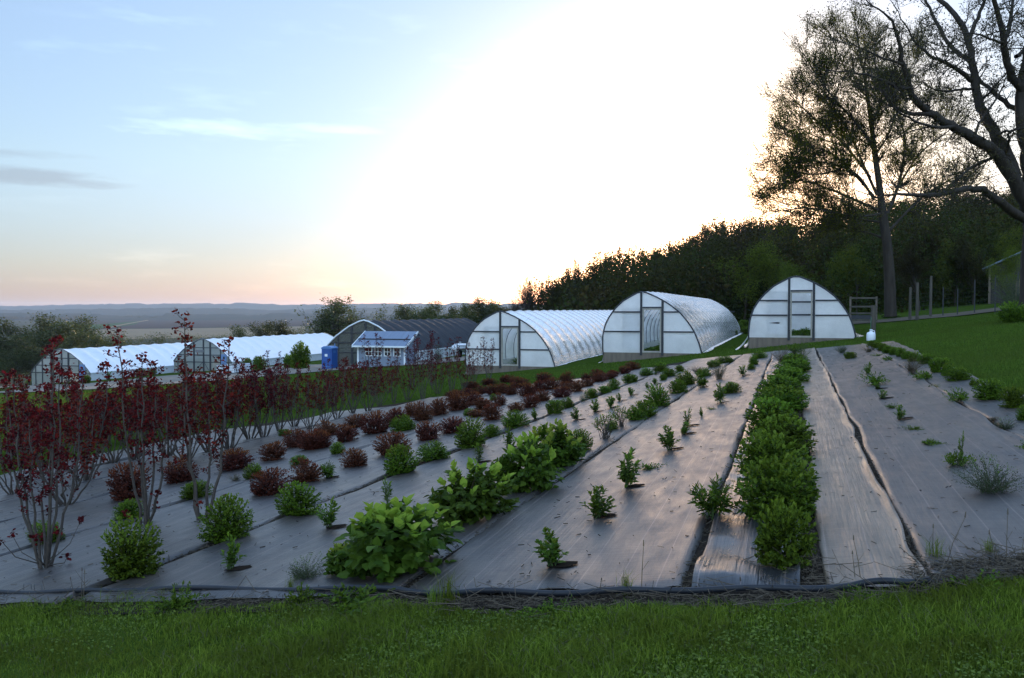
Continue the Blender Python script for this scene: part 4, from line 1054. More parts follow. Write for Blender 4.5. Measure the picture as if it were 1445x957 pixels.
for i, (px, py, h, k) in enumerate(sorted(hl2, key=lambda a: a[0])):
    put_maroon(HT if k else (HM if px < 300 else HS), px, py, h * (HR.uniform(.8, 1.05) if px < 300 else HR.uniform(.6, .85) if not k else .95), ('%s maroon shrub from the left in the farther maroon hedge line' % (ORD[i] if i else 'leftmost')), 'maroon shrubs in the hedge lines')

# ------------------------------------------------------------------ trees
BARK = surf('bark', (.05, .042, .036), (.03, .025, .022), 6, .9, .15, bump=1.0, bscale=9, bdist=.05, mapscale=(1, 1, .2))
BARKL = surf('pale_bark', (.048, .041, .035), (.027, .023, .02), 4, .9, .15, bump=1.0, bscale=9, bdist=.05, mapscale=(1, 1, .2))
TL_OLIVE = leafmat('spring_leaf', (.06, .085, .01), (.14, .17, .02), .5, .6, .1, None, .03)
TL_DARK = leafmat('woodland_leaf', (0.0225, 0.021, 0.00825), (0.051, 0.0495, 0.015), .35, .6, .08, None, .04)
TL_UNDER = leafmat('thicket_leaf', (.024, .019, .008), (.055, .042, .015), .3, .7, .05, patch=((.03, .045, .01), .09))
TL_BUD = leafmat('bud_leaf', (0.035, 0.035, 0.014), (0.07, 0.063, 0.0245), .4)
TL_BROWN = leafmat('twig_haze', (0.024, 0.0192, 0.0112), (0.048, 0.036, 0.02), .3)
TL_VAL = leafmat('valley_leaf', (0.0325, 0.04875, 0.0143), (0.0715, 0.0845, 0.026), .4)

def wander(p, d, Lg, n, rng, wig, up):
    pts = [p]; st = Lg / n
    for i in range(n):
        d = norm(d + rng.normal(0, wig, 3) + np.array([0, 0, up])); pts.append(pts[-1] + d * st)
    return np.array(pts), d
def grow(lines, sites, p, d, Lg, r, lev, last, rng, o):
    n = max(3, int(o['seg'][min(lev, len(o['seg']) - 1)]))
    pts, de = wander(p, d, Lg, n, rng, o['wig'], o['up'])
    rr = r * (1 - (1 - o['taper']) * np.linspace(0, 1, n + 1) ** .9)
    lines.append((pts, np.maximum(rr, o['rmin']), 9 if lev == 0 else 5 if r > .05 * o.get('sc', 1) else 3))
    if lev >= last:
        for q in pts[1:]: sites.append((q, de))
        return
    nb = o['nb'][min(lev, len(o['nb']) - 1)]; t0 = o['t0'][min(lev, len(o['t0']) - 1)]
    ph = rng.uniform(0, 6.28)
    for i in range(nb):
        t = t0 + (1 - t0) * (i + rng.uniform(.1, .9)) / nb if i < nb - 1 else 1.0
        q = np.array([np.interp(t * n, range(n + 1), pts[:, k]) for k in range(3)])
        k = min(int(t * n), n - 1); ax = norm(pts[k + 1] - pts[k])
        s = norm(np.cross(ax, rng.normal(0, 1, 3))) if o.get('rand', 1) else None
        ang = o['ang'] * rng.uniform(.55, 1.3) if t < 1 else o['ang'] * .35
        dd = norm(ax * math.cos(ang) + s * math.sin(ang))
        r2 = np.interp(t * n, range(n + 1), rr) * (o['rk'] if t < 1 else .95)
        grow(lines, sites, q, dd, Lg * o['lk'] * rng.uniform(.7, 1.2) * (1.15 - .45 * (t - t0) / (1 - t0 + 1e-6) if lev == 0 else 1), r2, lev + 1, last, rng, o)
def crown_from(sites, per, spread, size, rng, wid=.6):
    P = np.array([s[0] for s in sites]); Dd = np.array([s[1] for s in sites])
    P = np.repeat(P, per, 0); Dd = np.repeat(Dd, per, 0)
    P = P + rng.normal(0, spread, P.shape); dr = norm(Dd * .5 + rng.normal(0, .7, P.shape))
    V, Q = leaves_arrays(P, dr, norm(rng.normal(0, .6, P.shape) + np.array([0, 0, .8])), size * rng.uniform(.6, 1.3, len(P)), wid, simple=True)
    return mesh_np('crown', V, Q)

# --- the big oak at the right edge: limbs laid out in depth as well as height
def oak():
    Yo = 36.0; base = ground(1452, 452); Yo = base[1]
    rng = np.random.default_rng(77)
    K = 3.19
    def P3(cx, cy, dy): return at(1045 + cx / K, cy / K, Yo + dy)
    limbs = [  # (points crop coords), widths crop px start/end, depth start/end
        ([(1310, 1430), (1318, 1150), (1312, 900), (1300, 740), (1276, 600), (1262, 470), (1276, 330)], 104, 46, 0, 0),
        ([(1310, 960), (1240, 830), (1160, 690), (1060, 630), (960, 570), (860, 515), (800, 470), (760, 400), (730, 290), (705, 170), (690, 90), (620, 40)], 66, 6, 0, -4.5),
        ([(760, 400), (690, 380), (610, 345), (520, 325), (440, 322)], 17, 5, -3, -4.6),
        ([(860, 515), (800, 520), (720, 510), (680, 480), (650, 450), (620, 400), (605, 280)], 19, 5, -2.4, -1.5),
        ([(960, 570), (900, 580), (830, 565), (740, 530), (690, 495), (660, 430)], 16, 5, -2, -4),
        ([(730, 290), (650, 265), (560, 230), (500, 195), (450, 160)], 12, 4, -3.4, -3),
        ([(1240, 800), (1200, 690), (1150, 610), (1100, 530), (1070, 460), (1055, 370), (1045, 280), (1030, 180), (1000, 100), (940, 40), (860, -30), (800, -120)], 54, 14, 0, 2),
        ([(1055, 370), (980, 310), (900, 270), (830, 240), (780, 185), (740, 110)], 24, 6, 1, -1),
        ([(1030, 180), (1060, 90), (1100, 10), (1130, -70), (1140, -160)], 22, 8, 1.4, 3),
        ([(1045, 290), (960, 230), (910, 150), (870, 80), (830, 0), (815, -90)], 24, 8, 1.2, 3.5),
        ([(1060, 405), (1000, 400), (920, 415), (860, 400), (820, 370)], 15, 4, 1, -1.5),
        ([(1290, 560), (1276, 510), (1200, 465), (1140, 430), (1090, 370), (1055, 330)], 30, 14, .5, 2.4),
        ([(1280, 420), (1220, 350), (1195, 280), (1185, 180), (1165, 80), (1140, 0), (1120, -110)], 40, 14, 0, -2),
        ([(1188, 190), (1220, 100), (1225, 0), (1240, -120)], 20, 10, -.7, 1.5),
        ([(1185, 190), (1110, 175), (1050, 145), (1000, 150)], 12, 4, -1, -2.6),
        ([(1240, 255), (1290, 215), (1350, 120)], 20, 9, -.3, 1.5),
        ([(1310, 1000), (1230, 960), (1150, 890), (1080, 850), (1000, 850), (880, 880), (780, 882), (690, 868), (620, 890)], 44, 6, 0, -5),
        ([(1150, 705), (1060, 740), (1000, 780), (960, 830), (900, 860)], 16, 5, -.4, -2),
        ([(1276, 330), (1300, 200), (1330, 40), (1350, -150)], 46, 20, 0, 0),
        ([(1310, 830), (1400, 700), (1520, 600), (1640, 520)], 40, 14, 0, 1.5), ([(1300, 640), (1400, 500), (1480, 340), (1530, 150)], 34, 12, 0, -2),
        ([(1070, 470), (1110, 420), (1160, 380), (1195, 330)], 10, 5, 1, 0), ([(1150, 610), (1200, 590), (1250, 585)], 12, 6, 0, -1),
        ([(1050, 620), (1075, 540), (1130, 480), (1180, 410), (1190, 360)], 13, 5, -.6, 0), ([(1190, 690), (1215, 640), (1205, 580), (1260, 580)], 16, 6, 0, -1.5)]
    lines = []; sites = []
    o = dict(seg=[5, 4], nb=[5, 4], t0=[.15, .15], ang=.95, lk=.62, rk=.62, up=.03, wig=.24, taper=.35, rmin=.007, sc=1)
    for pts, w0, w1, d0, d1 in limbs:
        n = len(pts); q = np.array([P3(x, y, d0 + (d1 - d0) * i / (n - 1)) for i, (x, y) in enumerate(pts)])
        # resample smooth with kinks
        s = np.concatenate([[0], np.cumsum(np.linalg.norm(np.diff(q, axis=0), axis=1))]); m = max(8, int(s[-1] / .28))
        t = np.linspace(0, s[-1], m); q2 = np.stack([np.interp(t, s, q[:, k]) for k in range(3)], -1)
        k3 = np.array([.25, .5, .25])
        for _ in range(3): q2[1:-1] = .25 * q2[:-2] + .5 * q2[1:-1] + .25 * q2[2:]
        q2[1:-1] += rng.normal(0, .022, (m - 2, 3))
        rad = np.interp(np.linspace(0, 1, m), [0, 1], [w0, w1]) / K / 2 / F * Yo
        rad *= 1 + rng.normal(0, .03, m)
        lines.append((q2, rad, 10 if w0 > 30 else 7))
        # knobby side twigs
        cnt = int(s[-1] * 3.0) if w0 < 100 else 6
        for _ in range(cnt):
            i = int(rng.integers(int(m * .22), m)); ax = norm(q2[min(i + 1, m - 1)] - q2[max(i - 1, 0)])
            sd = norm(np.cross(ax, rng.normal(0, 1, 3))); dd = norm(ax * .45 + sd + np.array([0, 0, .15]))
            Lt = rng.uniform(.35, 1.25) * (1 if rad[i] < .12 else .9)
            grow(lines, sites, q2[i], dd, Lt, min(rad[i] * .55, .028), 0, 1 if Lt < .6 else 2, rng, dict(o, nb=[4, 3]))
        grow(lines, sites, q2[-1], norm(q2[-1] - q2[-3]), 1.3, rad[-1], 0, 2, rng, o)
    b = np.array(base)
    t = thing('oak_tree', 'huge gnarled oak at the right edge with bare dark spreading limbs', 'tree', b)
    lines = [(p - b, r, k) for p, r, k in lines]; sites = [(p - b, d) for p, d in sites]
    idx = rng.permutation(len(sites))[:int(len(sites) * .8)]
    ob('trunk', tubes_mesh('trunk', lines), BARK, t)
    ob('crown', crown_from([sites[i] for i in idx], 2, .07, .085, rng, .5), TL_BUD, t)
oak()

def field_tree():
    base = ground(1257, 447); Yo = base[1] * .86; base = at(1257, 447.5, Yo); base[2] = zt(base[0], base[1])
    rng = np.random.default_rng(5); K = 3.19
    def P3(cx, cy, dy): return at(1045 + cx / K, cy / K, Yo + dy)
    limbs = [
        ([(676, 1425), (672, 1250), (662, 1100), (640, 960)], 54, 36, 0, 0),
        ([(640, 960), (625, 830), (605, 700), (590, 560), (572, 440), (560, 340), (535, 230), (520, 130)], 33, 6, 0, 1),
        ([(590, 650), (530, 560), (470, 500), (400, 420), (340, 340), (290, 250)], 14, 4, 0, -2),
        ([(615, 880), (570, 780), (530, 690), (490, 590), (440, 520), (370, 430), (300, 380)], 16, 4, 0, 2.5),
        ([(650, 980), (690, 900), (720, 810), (740, 680), (745, 590), (700, 520), (690, 430)], 18, 4, 0, 1.5),
        ([(710, 840), (770, 740), (820, 670), (900, 620), (960, 570)], 12, 4, 1, 3),
        ([(600, 900), (540, 790), (470, 750), (380, 730), (270, 720), (170, 690)], 13, 4, 0, -3),
        ([(630, 950), (560, 920), (470, 880), (350, 830), (230, 800), (130, 850)], 14, 4, 0, 2),
        ([(572, 440), (500, 370), (450, 280), (430, 200), (400, 150)], 9, 3, .5, -1.5),
        ([(590, 560), (640, 460), (640, 350), (610, 240), (590, 170)], 10, 3, .5, 2.5),
        ([(605, 700), (680, 600), (700, 480), (680, 380)], 10, 3, 0, -2.5),
        ([(640, 960), (560, 980), (430, 960), (300, 930), (180, 950)], 12, 3, 0, -2.5),
        ([(660, 1050), (760, 940), (850, 860), (960, 800), (1040, 760)], 14, 4, 0, 2),
        ([(660, 1080), (560, 1040), (440, 1010), (300, 1010)], 11, 3, 0, 3),
        ([(585, 800), (480, 660), (390, 580), (290, 500), (225, 430)], 13, 4, 0, 1), ([(480, 660), (400, 640), (300, 600), (215, 545)], 8, 3, .5, -1),
        ([(605, 890), (500, 770), (420, 690), (300, 650), (190, 600)], 13, 4, 0, -2), ([(630, 1000), (500, 985), (350, 930), (230, 900), (140, 880)], 11, 3, 0, 1.5),
        ([(470, 750), (380, 790), (260, 780), (150, 770)], 8, 3, -1, -2), ([(640, 460), (720, 380), (780, 300), (800, 220)], 9, 3, 1, 1), ([(745, 590), (820, 520), (880, 460)], 9, 3, 1.5, 2)]
    lines = []; sites = []
    o = dict(seg=[5, 4, 3], nb=[6, 5], t0=[.12, .15], ang=.6, lk=.55, rk=.6, up=.05, wig=.13, taper=.3, rmin=.012)
    for pts, w0, w1, d0, d1 in limbs:
        n = len(pts); q = np.array([P3(x, y, d0 + (d1 - d0) * i / (n - 1)) for i, (x, y) in enumerate(pts)])
        s = np.concatenate([[0], np.cumsum(np.linalg.norm(np.diff(q, axis=0), axis=1))]); m = max(8, int(s[-1] / .5))
        t = np.linspace(0, s[-1], m); q2 = np.stack([np.interp(t, s, q[:, k]) for k in range(3)], -1)
        for _ in range(3): q2[1:-1] = .25 * q2[:-2] + .5 * q2[1:-1] + .25 * q2[2:]
        rad = np.interp(np.linspace(0, 1, m), [0, 1], [w0, w1]) / K / 2 / F * Yo
        lines.append((q2, rad, 9 if w0 > 20 else 6))
        if w0 > 40: continue
        for _ in range(int(s[-1] * 4.6)):
            i = int(rng.integers(int(m * .25), m)); ax = norm(q2[min(i + 1, m - 1)] - q2[max(i - 1, 0)])
            sd = norm(np.cross(ax, rng.normal(0, 1, 3))); dd = norm(ax * .8 + sd * .9 + np.array([0, 0, .12]))
            grow(lines, sites, q2[i], dd, rng.uniform(.8, 2.0), min(rad[i] * .5, .04), 0, 2, rng, o)
        grow(lines, sites, q2[-1], norm(q2[-1] - q2[-3]), .9, rad[-1], 0, 2, rng, o)
    t = thing('tree', 'tall straight-trunked tree with fine spring leaves, behind the rightmost tunnel', 'tree', base)
    b = np.array(base); lines = [(p - b, r, k) for p, r, k in lines]; sites = [(p - b, d) for p, d in sites]
    ob('trunk', tubes_mesh('trunk', lines), BARKL, t)
    idx = rng.permutation(len(sites))[:int(len(sites) * .9)]
    ob('crown', crown_from([sites[i] for i in idx], 4, .26, .075, rng, .55), TL_OLIVE, t)
field_tree()

# --- woodland tree kinds, height 1
def wood_proto(seed, leafm, barkm, per, size, spread, ang=.6, nb=(11, 6, 4), t0=.25, l0=.9, lk=.42, up=.06, r=.016, frac=1.0, wig=.1):
    rng = np.random.default_rng(seed); lines = []; sites = []
    o = dict(seg=[9, 5, 4, 3], nb=list(nb), t0=[t0, .2, .2], ang=ang, lk=lk, rk=.55, up=up, wig=wig, taper=.25, rmin=.0015 if leafm is TL_BROWN else .0009, sc=.08)
    grow(lines, sites, np.zeros(3), np.array([rng.normal(0, .05), rng.normal(0, .05), 1.0]), l0, r, 0, 3, rng, o)
    top = max(p[:, 2].max() for p, _, _ in lines)
    lines = [(p / top, rr / top, k) for p, rr, k in lines]; sites = [(p / top, d) for p, d in sites]
    tm = tubes_mesh('trunk', lines); tm.materials.append(barkm)
    idx = rng.permutation(len(sites))[:int(len(sites) * frac)]
    cm = crown_from([sites[i] for i in idx], per, spread, size, rng); cm.materials.append(leafm)
    return tm, cm
WP = dict(
    leafy=[wood_proto(100 + i, TL_DARK, BARK, 11, .015, .034, .65) for i in range(3)],
    olive=[wood_proto(200 + i, TL_OLIVE, BARK, 10, .015, .034, .7, up=.03) for i in range(2)],
    bare=[wood_proto(300 + i, TL_BROWN, BARK, 2, .012, .016, .5, up=.1, nb=(13, 7, 5)) for i in range(3)],
    valley=[wood_proto(400 + i, TL_VAL, BARKL, 9, .022, .036, .75, nb=(10, 6, 4), t0=.12) for i in range(3)],
    sparse=[wood_proto(500 + i, TL_VAL, BARK, 1, .026, .02, .6, nb=(9, 5, 4), t0=.3) for i in range(2)])
WL = dict(leafy=('dark leafy tree in the wooded hillside behind the tunnels', 'dark woodland trees'),
          olive=('olive-green spring-leaved tree in the woods behind the fence and path', 'olive woodland trees'),
          bare=('bare twiggy tree standing in the wooded hillside', 'bare woodland trees'),
          valley=('pale green leafy tree beyond the long greenhouses', 'green trees beyond the greenhouses'),
          sparse=('thinly leafed tree beyond the long greenhouses', 'sparse trees beyond the greenhouses'))
def put_tree(kind, x, y, h, rng, wide=1.0, label=None, group=None, sink=.2):
    tm, cm = WP[kind][int(rng.integers(len(WP[kind])))]
    t = thing('tree', label or WL[kind][0], 'tree', (x, y, float(zt(x, y)) - sink), rng.uniform(0, 6.28), group or WL[kind][1])
    t.scale = (h * wide,) * 2 + (h,)
    ob('trunk', tm, None, t); ob('crown', cm, None, t)
rngw = np.random.default_rng(21)
PX = [700, 720, 745, 770, 785, 800, 830, 870, 910, 950, 985, 1015, 1040, 1080, 1120, 1180, 1250, 1300, 1400, 1460, 1560]
PY = [430, 412, 398, 386, 380, 384, 366, 346, 346, 336, 322, 306, 294, 304, 306, 286, 276, 272, 262, 256, 250]
def wood_row(Y, pxs, dz, kinds):
    for px in pxs:
        px = px + rngw.uniform(-6, 6); yy = Y + rngw.uniform(-6, 6)
        top = at(px, np.interp(px, PX, PY) + dz + abs(rngw.normal(0, 7)), yy)
        h = top[2] - float(zt(top[0], top[1])) + .2
        if h < 2: continue
        put_tree(kinds[int(rngw.integers(len(kinds)))], top[0], top[1], h, rngw, rngw.uniform(.95, 1.25))
wood_row(165, np.arange(800, 1560, 36), 0, ['leafy', 'bare', 'leafy'])
wood_row(140, np.arange(812, 1100, 26), 6, ['leafy', 'bare', 'leafy'])
wood_row(138, np.arange(738, 815, 13), 4, ['bare'])
wood_row(115, np.arange(1010, 1540, 38), 14, ['leafy', 'bare', 'bare'])
wood_row(96, np.arange(1050, 1520, 46), 40, ['leafy', 'olive', 'bare'])
wood_row(82, [1130, 1172, 1215, 1300, 1345, 1372, 1425, 1470], 62, ['olive', 'olive', 'leafy'])
for px, top, Y, k in [(p_ + rngw.uniform(-8, 8), float(np.interp(p_, PX, PY)) + rngw.uniform(-15, 2), rngw.uniform(120, 170), 'bare') for p_ in np.arange(760, 1500, 24)] + list(((733, 402, 128, 'bare'), (752, 396, 132, 'bare'), (779, 383, 136, 'bare'), (766, 396, 124, 'bare'), (795, 398, 120, 'leafy'), (815, 400, 118, 'leafy'), (842, 392, 116, 'leafy'), (1030, 312, 112, 'bare'), (1050, 308, 108, 'bare'), (1068, 316, 110, 'bare'), (722, 420, 135, 'bare'))):
    q = at(px, top, Y); put_tree(k, q[0], q[1], q[2] - float(zt(q[0], q[1])), rngw, 1.1)
for px, top, Y in ((1412, 345, 62), (1455, 330, 64)):
    q = at(px, top, Y); put_tree('olive', q[0], q[1], q[2] - float(zt(q[0], q[1])), rngw, .9, 'loose olive tree partly hiding the grey barn', 'small trees before the barn')
# trees beyond the greenhouses
for px, top, Y, k, wd in ((6, 468, 165, 'valley', 1.0), (28, 456, 170, 'valley', 1.1), (50, 449, 175, 'valley', 1.0), (62, 458, 160, 'valley', 1.2), (84, 452, 178, 'valley', 1.0), (98, 455, 172, 'sparse', 1.0), (18, 478, 150, 'valley', 1.0), (40, 480, 148, 'sparse', 1.0), (78, 474, 150, 'valley', 1.3), (112, 468, 170, 'sparse', 1.0), (126, 478, 165, 'valley', 1.1),
                          (154, 463, 175, 'valley', 1.3), (172, 466, 180, 'sparse', 1.2), (205, 474, 190, 'sparse', 1.2), (228, 472, 195, 'sparse', 1.2), (355, 464, 190, 'valley', 1.2), (372, 458, 190, 'valley', 1.2), (404, 457, 185, 'valley', 1.2), (420, 462, 180, 'sparse', 1.1),
                          (449, 420, 160, 'sparse', 1.05), (462, 426, 165, 'valley', .9), (482, 432, 165, 'valley', 1.0), (500, 430, 175, 'sparse', 1.0), (518, 438, 170, 'sparse', 1.1), (535, 432, 180, 'sparse', 1.0), (560, 434, 178, 'valley', 1.0), (548, 446, 170, 'sparse', 1.2),
                          (598, 440, 175, 'valley', 1.1), (612, 436, 170, 'valley', 1.0), (630, 430, 165, 'valley', 1.0), (646, 436, 170, 'valley', 1.0), (662, 432, 160, 'valley', 1.0), (690, 424, 150, 'valley', 1.1), (706, 428, 152, 'valley', 1.0), (676, 440, 150, 'valley', 1.2), (718, 434, 145, 'leafy', 1.1)):
    q = at(px, top - 5, Y); put_tree(k, q[0], q[1], q[2] - float(zt(q[0], q[1])), rngw, wd * rngw.uniform(1.4, 1.9))
# conifer and small shrubs by the greenhouses
def bush(px, py, w, h, label, kind='round', name='yard_bush'):
    put(kind, px, py, w, h, label, 'bushes by the greenhouses')
put('hedge', 424, 521, 34, 40, 'large dark evergreen bush between the white greenhouse and blue toilet', 'bushes by the greenhouses')
put('hedge', 408, 520, 20, 22, 'smaller dark evergreen bush left of the large one', 'bushes by the greenhouses')
put('round', 349, 524, 14, 21, 'left small conifer bush along the white greenhouse wall', 'bushes by the greenhouses')
put('round', 365, 524, 18, 24, 'right small conifer bush along the white greenhouse wall', 'bushes by the greenhouses')
put('round', 122, 542, 13, 14, 'light green bush at the blue door of the far-left greenhouse', 'bushes by the greenhouses')
put('sprout', 153, 538, 12, 12, 'loose leafy plant against the far-left greenhouse side wall', 'bushes by the greenhouses')
put('round', 200, 532, 16, 12, 'green bush midway along the far-left greenhouse side wall', 'bushes by the greenhouses')
put('round', 214, 530, 14, 11, 'rightmost green bush along the far-left greenhouse side wall', 'bushes by the greenhouses')
put('round', 46, 543, 20, 9, 'low dark bush at the left foot of the far-left greenhouse', 'bushes by the greenhouses')
put('feather', 574, 512, 22, 24, 'thin reddish-green bush at the right end of the shed', 'bushes by the greenhouses')
put('feather', 618, 512, 14, 22, 'slim bush against the black-roofed greenhouse side wall', 'bushes by the greenhouses')
put('hedge', 1257, 450, 32, 9, 'grass tuft ring at the foot of the tall tree trunk', 'bushes at the tree feet')
put('round', 1430, 456, 44, 30, 'dark bush at the foot of the huge oak', 'bushes at the tree feet')
put('feather', 1436, 440, 60, 50, 'loose light bush in front of the grey barn', 'bushes at the tree feet')
# crops inside the tunnels, seen through the doors
for (rt, u0, v0, zb), lab, hh in ((t1, 'low green crop bed just inside the leftmost tunnel doorway', .5), (t2, 'green crop with tall stalks inside the middle tunnel doorway', .42), (t3, 'dark crop bed inside the rightmost tunnel doorway', .34)):
    for k in range(3):
        x, y = uv2xy(u0 + 2.2 + k * 2.4, v0 + .15); ps, ph = PROTO['narrow'][k % 2]
        t = thing('crop_bed', ['nearest ', 'middle ', 'farthest '][k] + lab.replace('just inside', 'inside'), 'plant', (x, y, float(zuv(u0 + 2.2 + k * 2.4, v0)) + .02), k * 1.3 + hh, 'crops inside the tunnels')
        t.scale = (1.7, 1.7, hh / ph * (1 + .1 * k))
        for nm, me in ps: ob(nm, me, None, t)
# white flowering clump by the far end of the middle tunnel
for i, (px, py, w, h) in enumerate(((1042, 470, 18, 14), (1055, 472, 18, 12), (1034, 474, 14, 10), (1050, 462, 16, 12))):
    put('round', px, py, w, h, ['leftmost high', 'rightmost', 'lowest left', 'rearmost'][i] + ' green clump in the gap between the middle and right tunnels', 'clumps between the tunnels')

# --- undergrowth of the woods: one mass
def mass(name, n, boxf, size, mat, seed):
    rng = np.random.default_rng(seed); P = boxf(n, rng)
    dr = norm(rng.normal(0, 1, P.shape)); V, Q = leaves_arrays(P, dr, norm(rng.normal(0, 1, P.shape) + np.array([0, 0, .6])), size * rng.uniform(.5, 1.4, len(P)), .7, simple=True)
    o = ob(name, mesh_np(name, V, Q), mat); return tag(o, kind='stuff')
def under(n, rng):
    k = n // 40; px = rng.uniform(765, 1600, k); Yd = rng.uniform(92, 172, k); Yd = np.where(px < 860, rng.uniform(118, 160, k), Yd); Yd = np.where(px > 1180, rng.uniform(80, 165, k), Yd)
    cx = (px - 722.5) / F * Yd; z0 = zt(cx, Yd); topz = (437 - np.interp(px, PX, PY)) / F * Yd
    hh = np.clip((topz - z0) * .84, .6, 17); t = rng.random(k) ** 1.6
    c = np.stack([cx, Yd, z0 + hh * t], -1)
    return np.repeat(c, 40, 0)[:n] + np.clip(rng.normal(0, 1, (k * 40, 3)), -2, 2)[:n] * np.array([1.5, 1.5, .8])
def low_under(n, rng):
    k = n // 30; px = rng.uniform(800, 1600, k); Yd = rng.uniform(94, 170, k); cx = (px - 722.5) / F * Yd; z0 = zt(cx, Yd)
    c = np.stack([cx, Yd, z0 + rng.uniform(.2, 5.5, k)], -1)
    return np.repeat(c, 30, 0)[:n] + np.clip(rng.normal(0, 1, (k * 30, 3)), -2, 2)[:n] * np.array([1.6, 1.6, .9])
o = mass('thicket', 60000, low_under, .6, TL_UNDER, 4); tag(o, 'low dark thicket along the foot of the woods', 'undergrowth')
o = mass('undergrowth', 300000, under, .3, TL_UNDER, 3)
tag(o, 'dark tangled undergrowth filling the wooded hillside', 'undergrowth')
def belt(pts, n, w, h):
    def f(m, rng):
        k = m // 12; s = rng.uniform(0, len(pts) - 1, k); a = np.array(pts, float)
        px = np.interp(s, range(len(a)), a[:, 0]); py = np.interp(s, range(len(a)), a[:, 1])
        g = np.array([ground(x, y) for x, y in zip(px[::6], py[::6])]); g = np.repeat(g, 6, 0)[:k]
        if len(g) < k: g = np.concatenate([g, g[:k - len(g)]])
        g = g + rng.normal(0, w, g.shape) * np.array([1, 1, 0]); top = h * (.55 + .45 * np.abs(np.sin(g[:, 0] * .05) * np.cos(g[:, 0] * .021)))
        g[:, 2] = zt(g[:, 0], g[:, 1]) + top * rng.random(k) ** .8
        return np.repeat(g, 12, 0) + rng.normal(0, 1.6, (len(g) * 12, 3))
    return f
for i, (pts, n, w, h, lab) in enumerate(((((-40, 452), (30, 452), (110, 453)), 12000, 25, 14, 'dark tree belt at the left of the valley'),
        (((170, 450.6), (215, 451), (290, 450.5), (350, 449.5)), 7000, 8, 11, 'dark tree belt along the ploughed field'),
        (((360, 448.8), (460, 448), (600, 447), (730, 447)), 9000, 16, 12, 'dark tree belt in mid valley behind the row of trees'),
        (((-40, 487), (100, 482), (260, 481), (420, 476), (560, 466), (720, 462)), 26000, 9, 5, 'scrub along the slope foot behind the greenhouses'))):
    o = mass('tree_belt', n, belt(pts, n, w, h), 2.2 if i < 3 else .8, TL_DARK if i < 3 else TL_VAL, 40 + i); tag(o, lab, 'trees')

# ------------------------------------------------------------------ grass, debris
BLADE = leafmat('grass_blade', (.032, .062, .005), (.2, .275, .034), .4, .7, .06, ((.085, .11, .014), 1.3))
BLADE2 = leafmat('lawn_tuft', (.045, .085, .011), (.1, .155, .024), .35, .8, .04, ((.065, .098, .016), .35))
STRAW = leafmat('straw', (.06, .048, .036), (.14, .115, .088), .1, .8)
STRAWD = leafmat('mulch_chip', (0.02275, 0.0169, 0.013), (0.091, 0.0715, 0.05525), .05, .9)
def blades(P, Lg, w, rng, lean=.5):
    n = len(P); a = rng.uniform(0, 6.28, n); side = np.stack([np.cos(a), np.sin(a), np.zeros(n)], -1) * (w / 2)[:, None]
    ln = norm(rng.normal(0, 1, (n, 3)) * np.array([1, 1, 0])) * (lean * rng.random(n))[:, None]
    m = P + (ln * .35 + np.array([0, 0, 1.0])) * (Lg * .55)[:, None]; t = P + (ln * 1.0 + np.array([0, 0, .85])) * Lg[:, None]
    V = np.stack([P - side, P + side, m + side * .8, m - side * .8, t], 1).reshape(-1, 3); i = np.arange(n)[:, None] * 5
    return V, i + np.array([[0, 1, 2, 3]]), i + np.array([[3, 2, 4]])
def pix_points(n, rng, x0, x1, yf0, yf1):
    """points spread over a ground patch bounded by two picture rows, evenly over the ground"""
    q = []
    A = np.array([ground(x, yf1(x)) for x in np.linspace(x0, x1, 25)]); B = np.array([ground(x, yf0(x)) for x in np.linspace(x0, x1, 25)])
    s = rng.uniform(0, 24, n); t = rng.random(n)
    a = np.stack([np.interp(s, range(25), A[:, k]) for k in range(2)], -1); b = np.stack([np.interp(s, range(25), B[:, k]) for k in range(2)], -1)
    p = a + (b - a) * t[:, None]; return np.concatenate([p, zt(p[:, 0], p[:, 1])[:, None]], 1)
rg = np.random.default_rng(8)
edge = lambda x: np.interp(x, [-80, 0, 80, 130, 240, 300, 420, 520, 620, 760, 900, 1050, 1180, 1300, 1420, 1530], [862, 858, 862, 853, 845, 862, 852, 862, 864, 870, 858, 866, 852, 842, 826, 812])
P = pix_points(120000, rg, -120, 1570, edge, lambda x: 985)
cl = vnoise(P[:, 0] * 2.2, P[:, 1] * 2.2, 31) * .5 + vnoise(P[:, 0] * 6, P[:, 1] * 6, 32) * .35
keep = rg.random(len(P)) < np.clip(.75 + .4 * cl, .15, 1); P = P[keep]; cl = cl[keep]
Lg = rg.uniform(.03, .09, len(P)) * np.clip(1 + .6 * cl, .45, 2.0)
V, Q, T = blades(P, Lg, rg.uniform(.0035, .009, len(P)), rg, 1.0)
o = ob('grass', mesh_np('grass', V, Q, T), BLADE); tag(o, 'short green grass across the foreground bank', 'grass', kind='stuff')
dry = rg.random(len(P)) < .05
V, Q, T = blades(P[dry], Lg[dry] * 1.25, rg.uniform(.002, .005, int(dry.sum())), rg, 1.6)
o = ob('dry_grass', mesh_np('dry_grass', V, Q, T), STRAW); tag(o, 'scattered dry blades in the foreground grass', 'grass', kind='stuff')
P = pix_points(16000, rg, -120, 1570, lambda x: edge(x) - 3, lambda x: 975); cl = vnoise(P[:, 0] * 3.1, P[:, 1] * 3.1, 77); P = P[cl > .55]
V, Q, T = blades(P, rg.uniform(.07, .16, len(P)), rg.uniform(.003, .007, len(P)), rg, 1.2)
o = ob('rough_grass', mesh_np('rough_grass', V, Q, T), BLADE); tag(o, 'longer unmown grass clumps on the foreground bank', 'grass', kind='stuff')
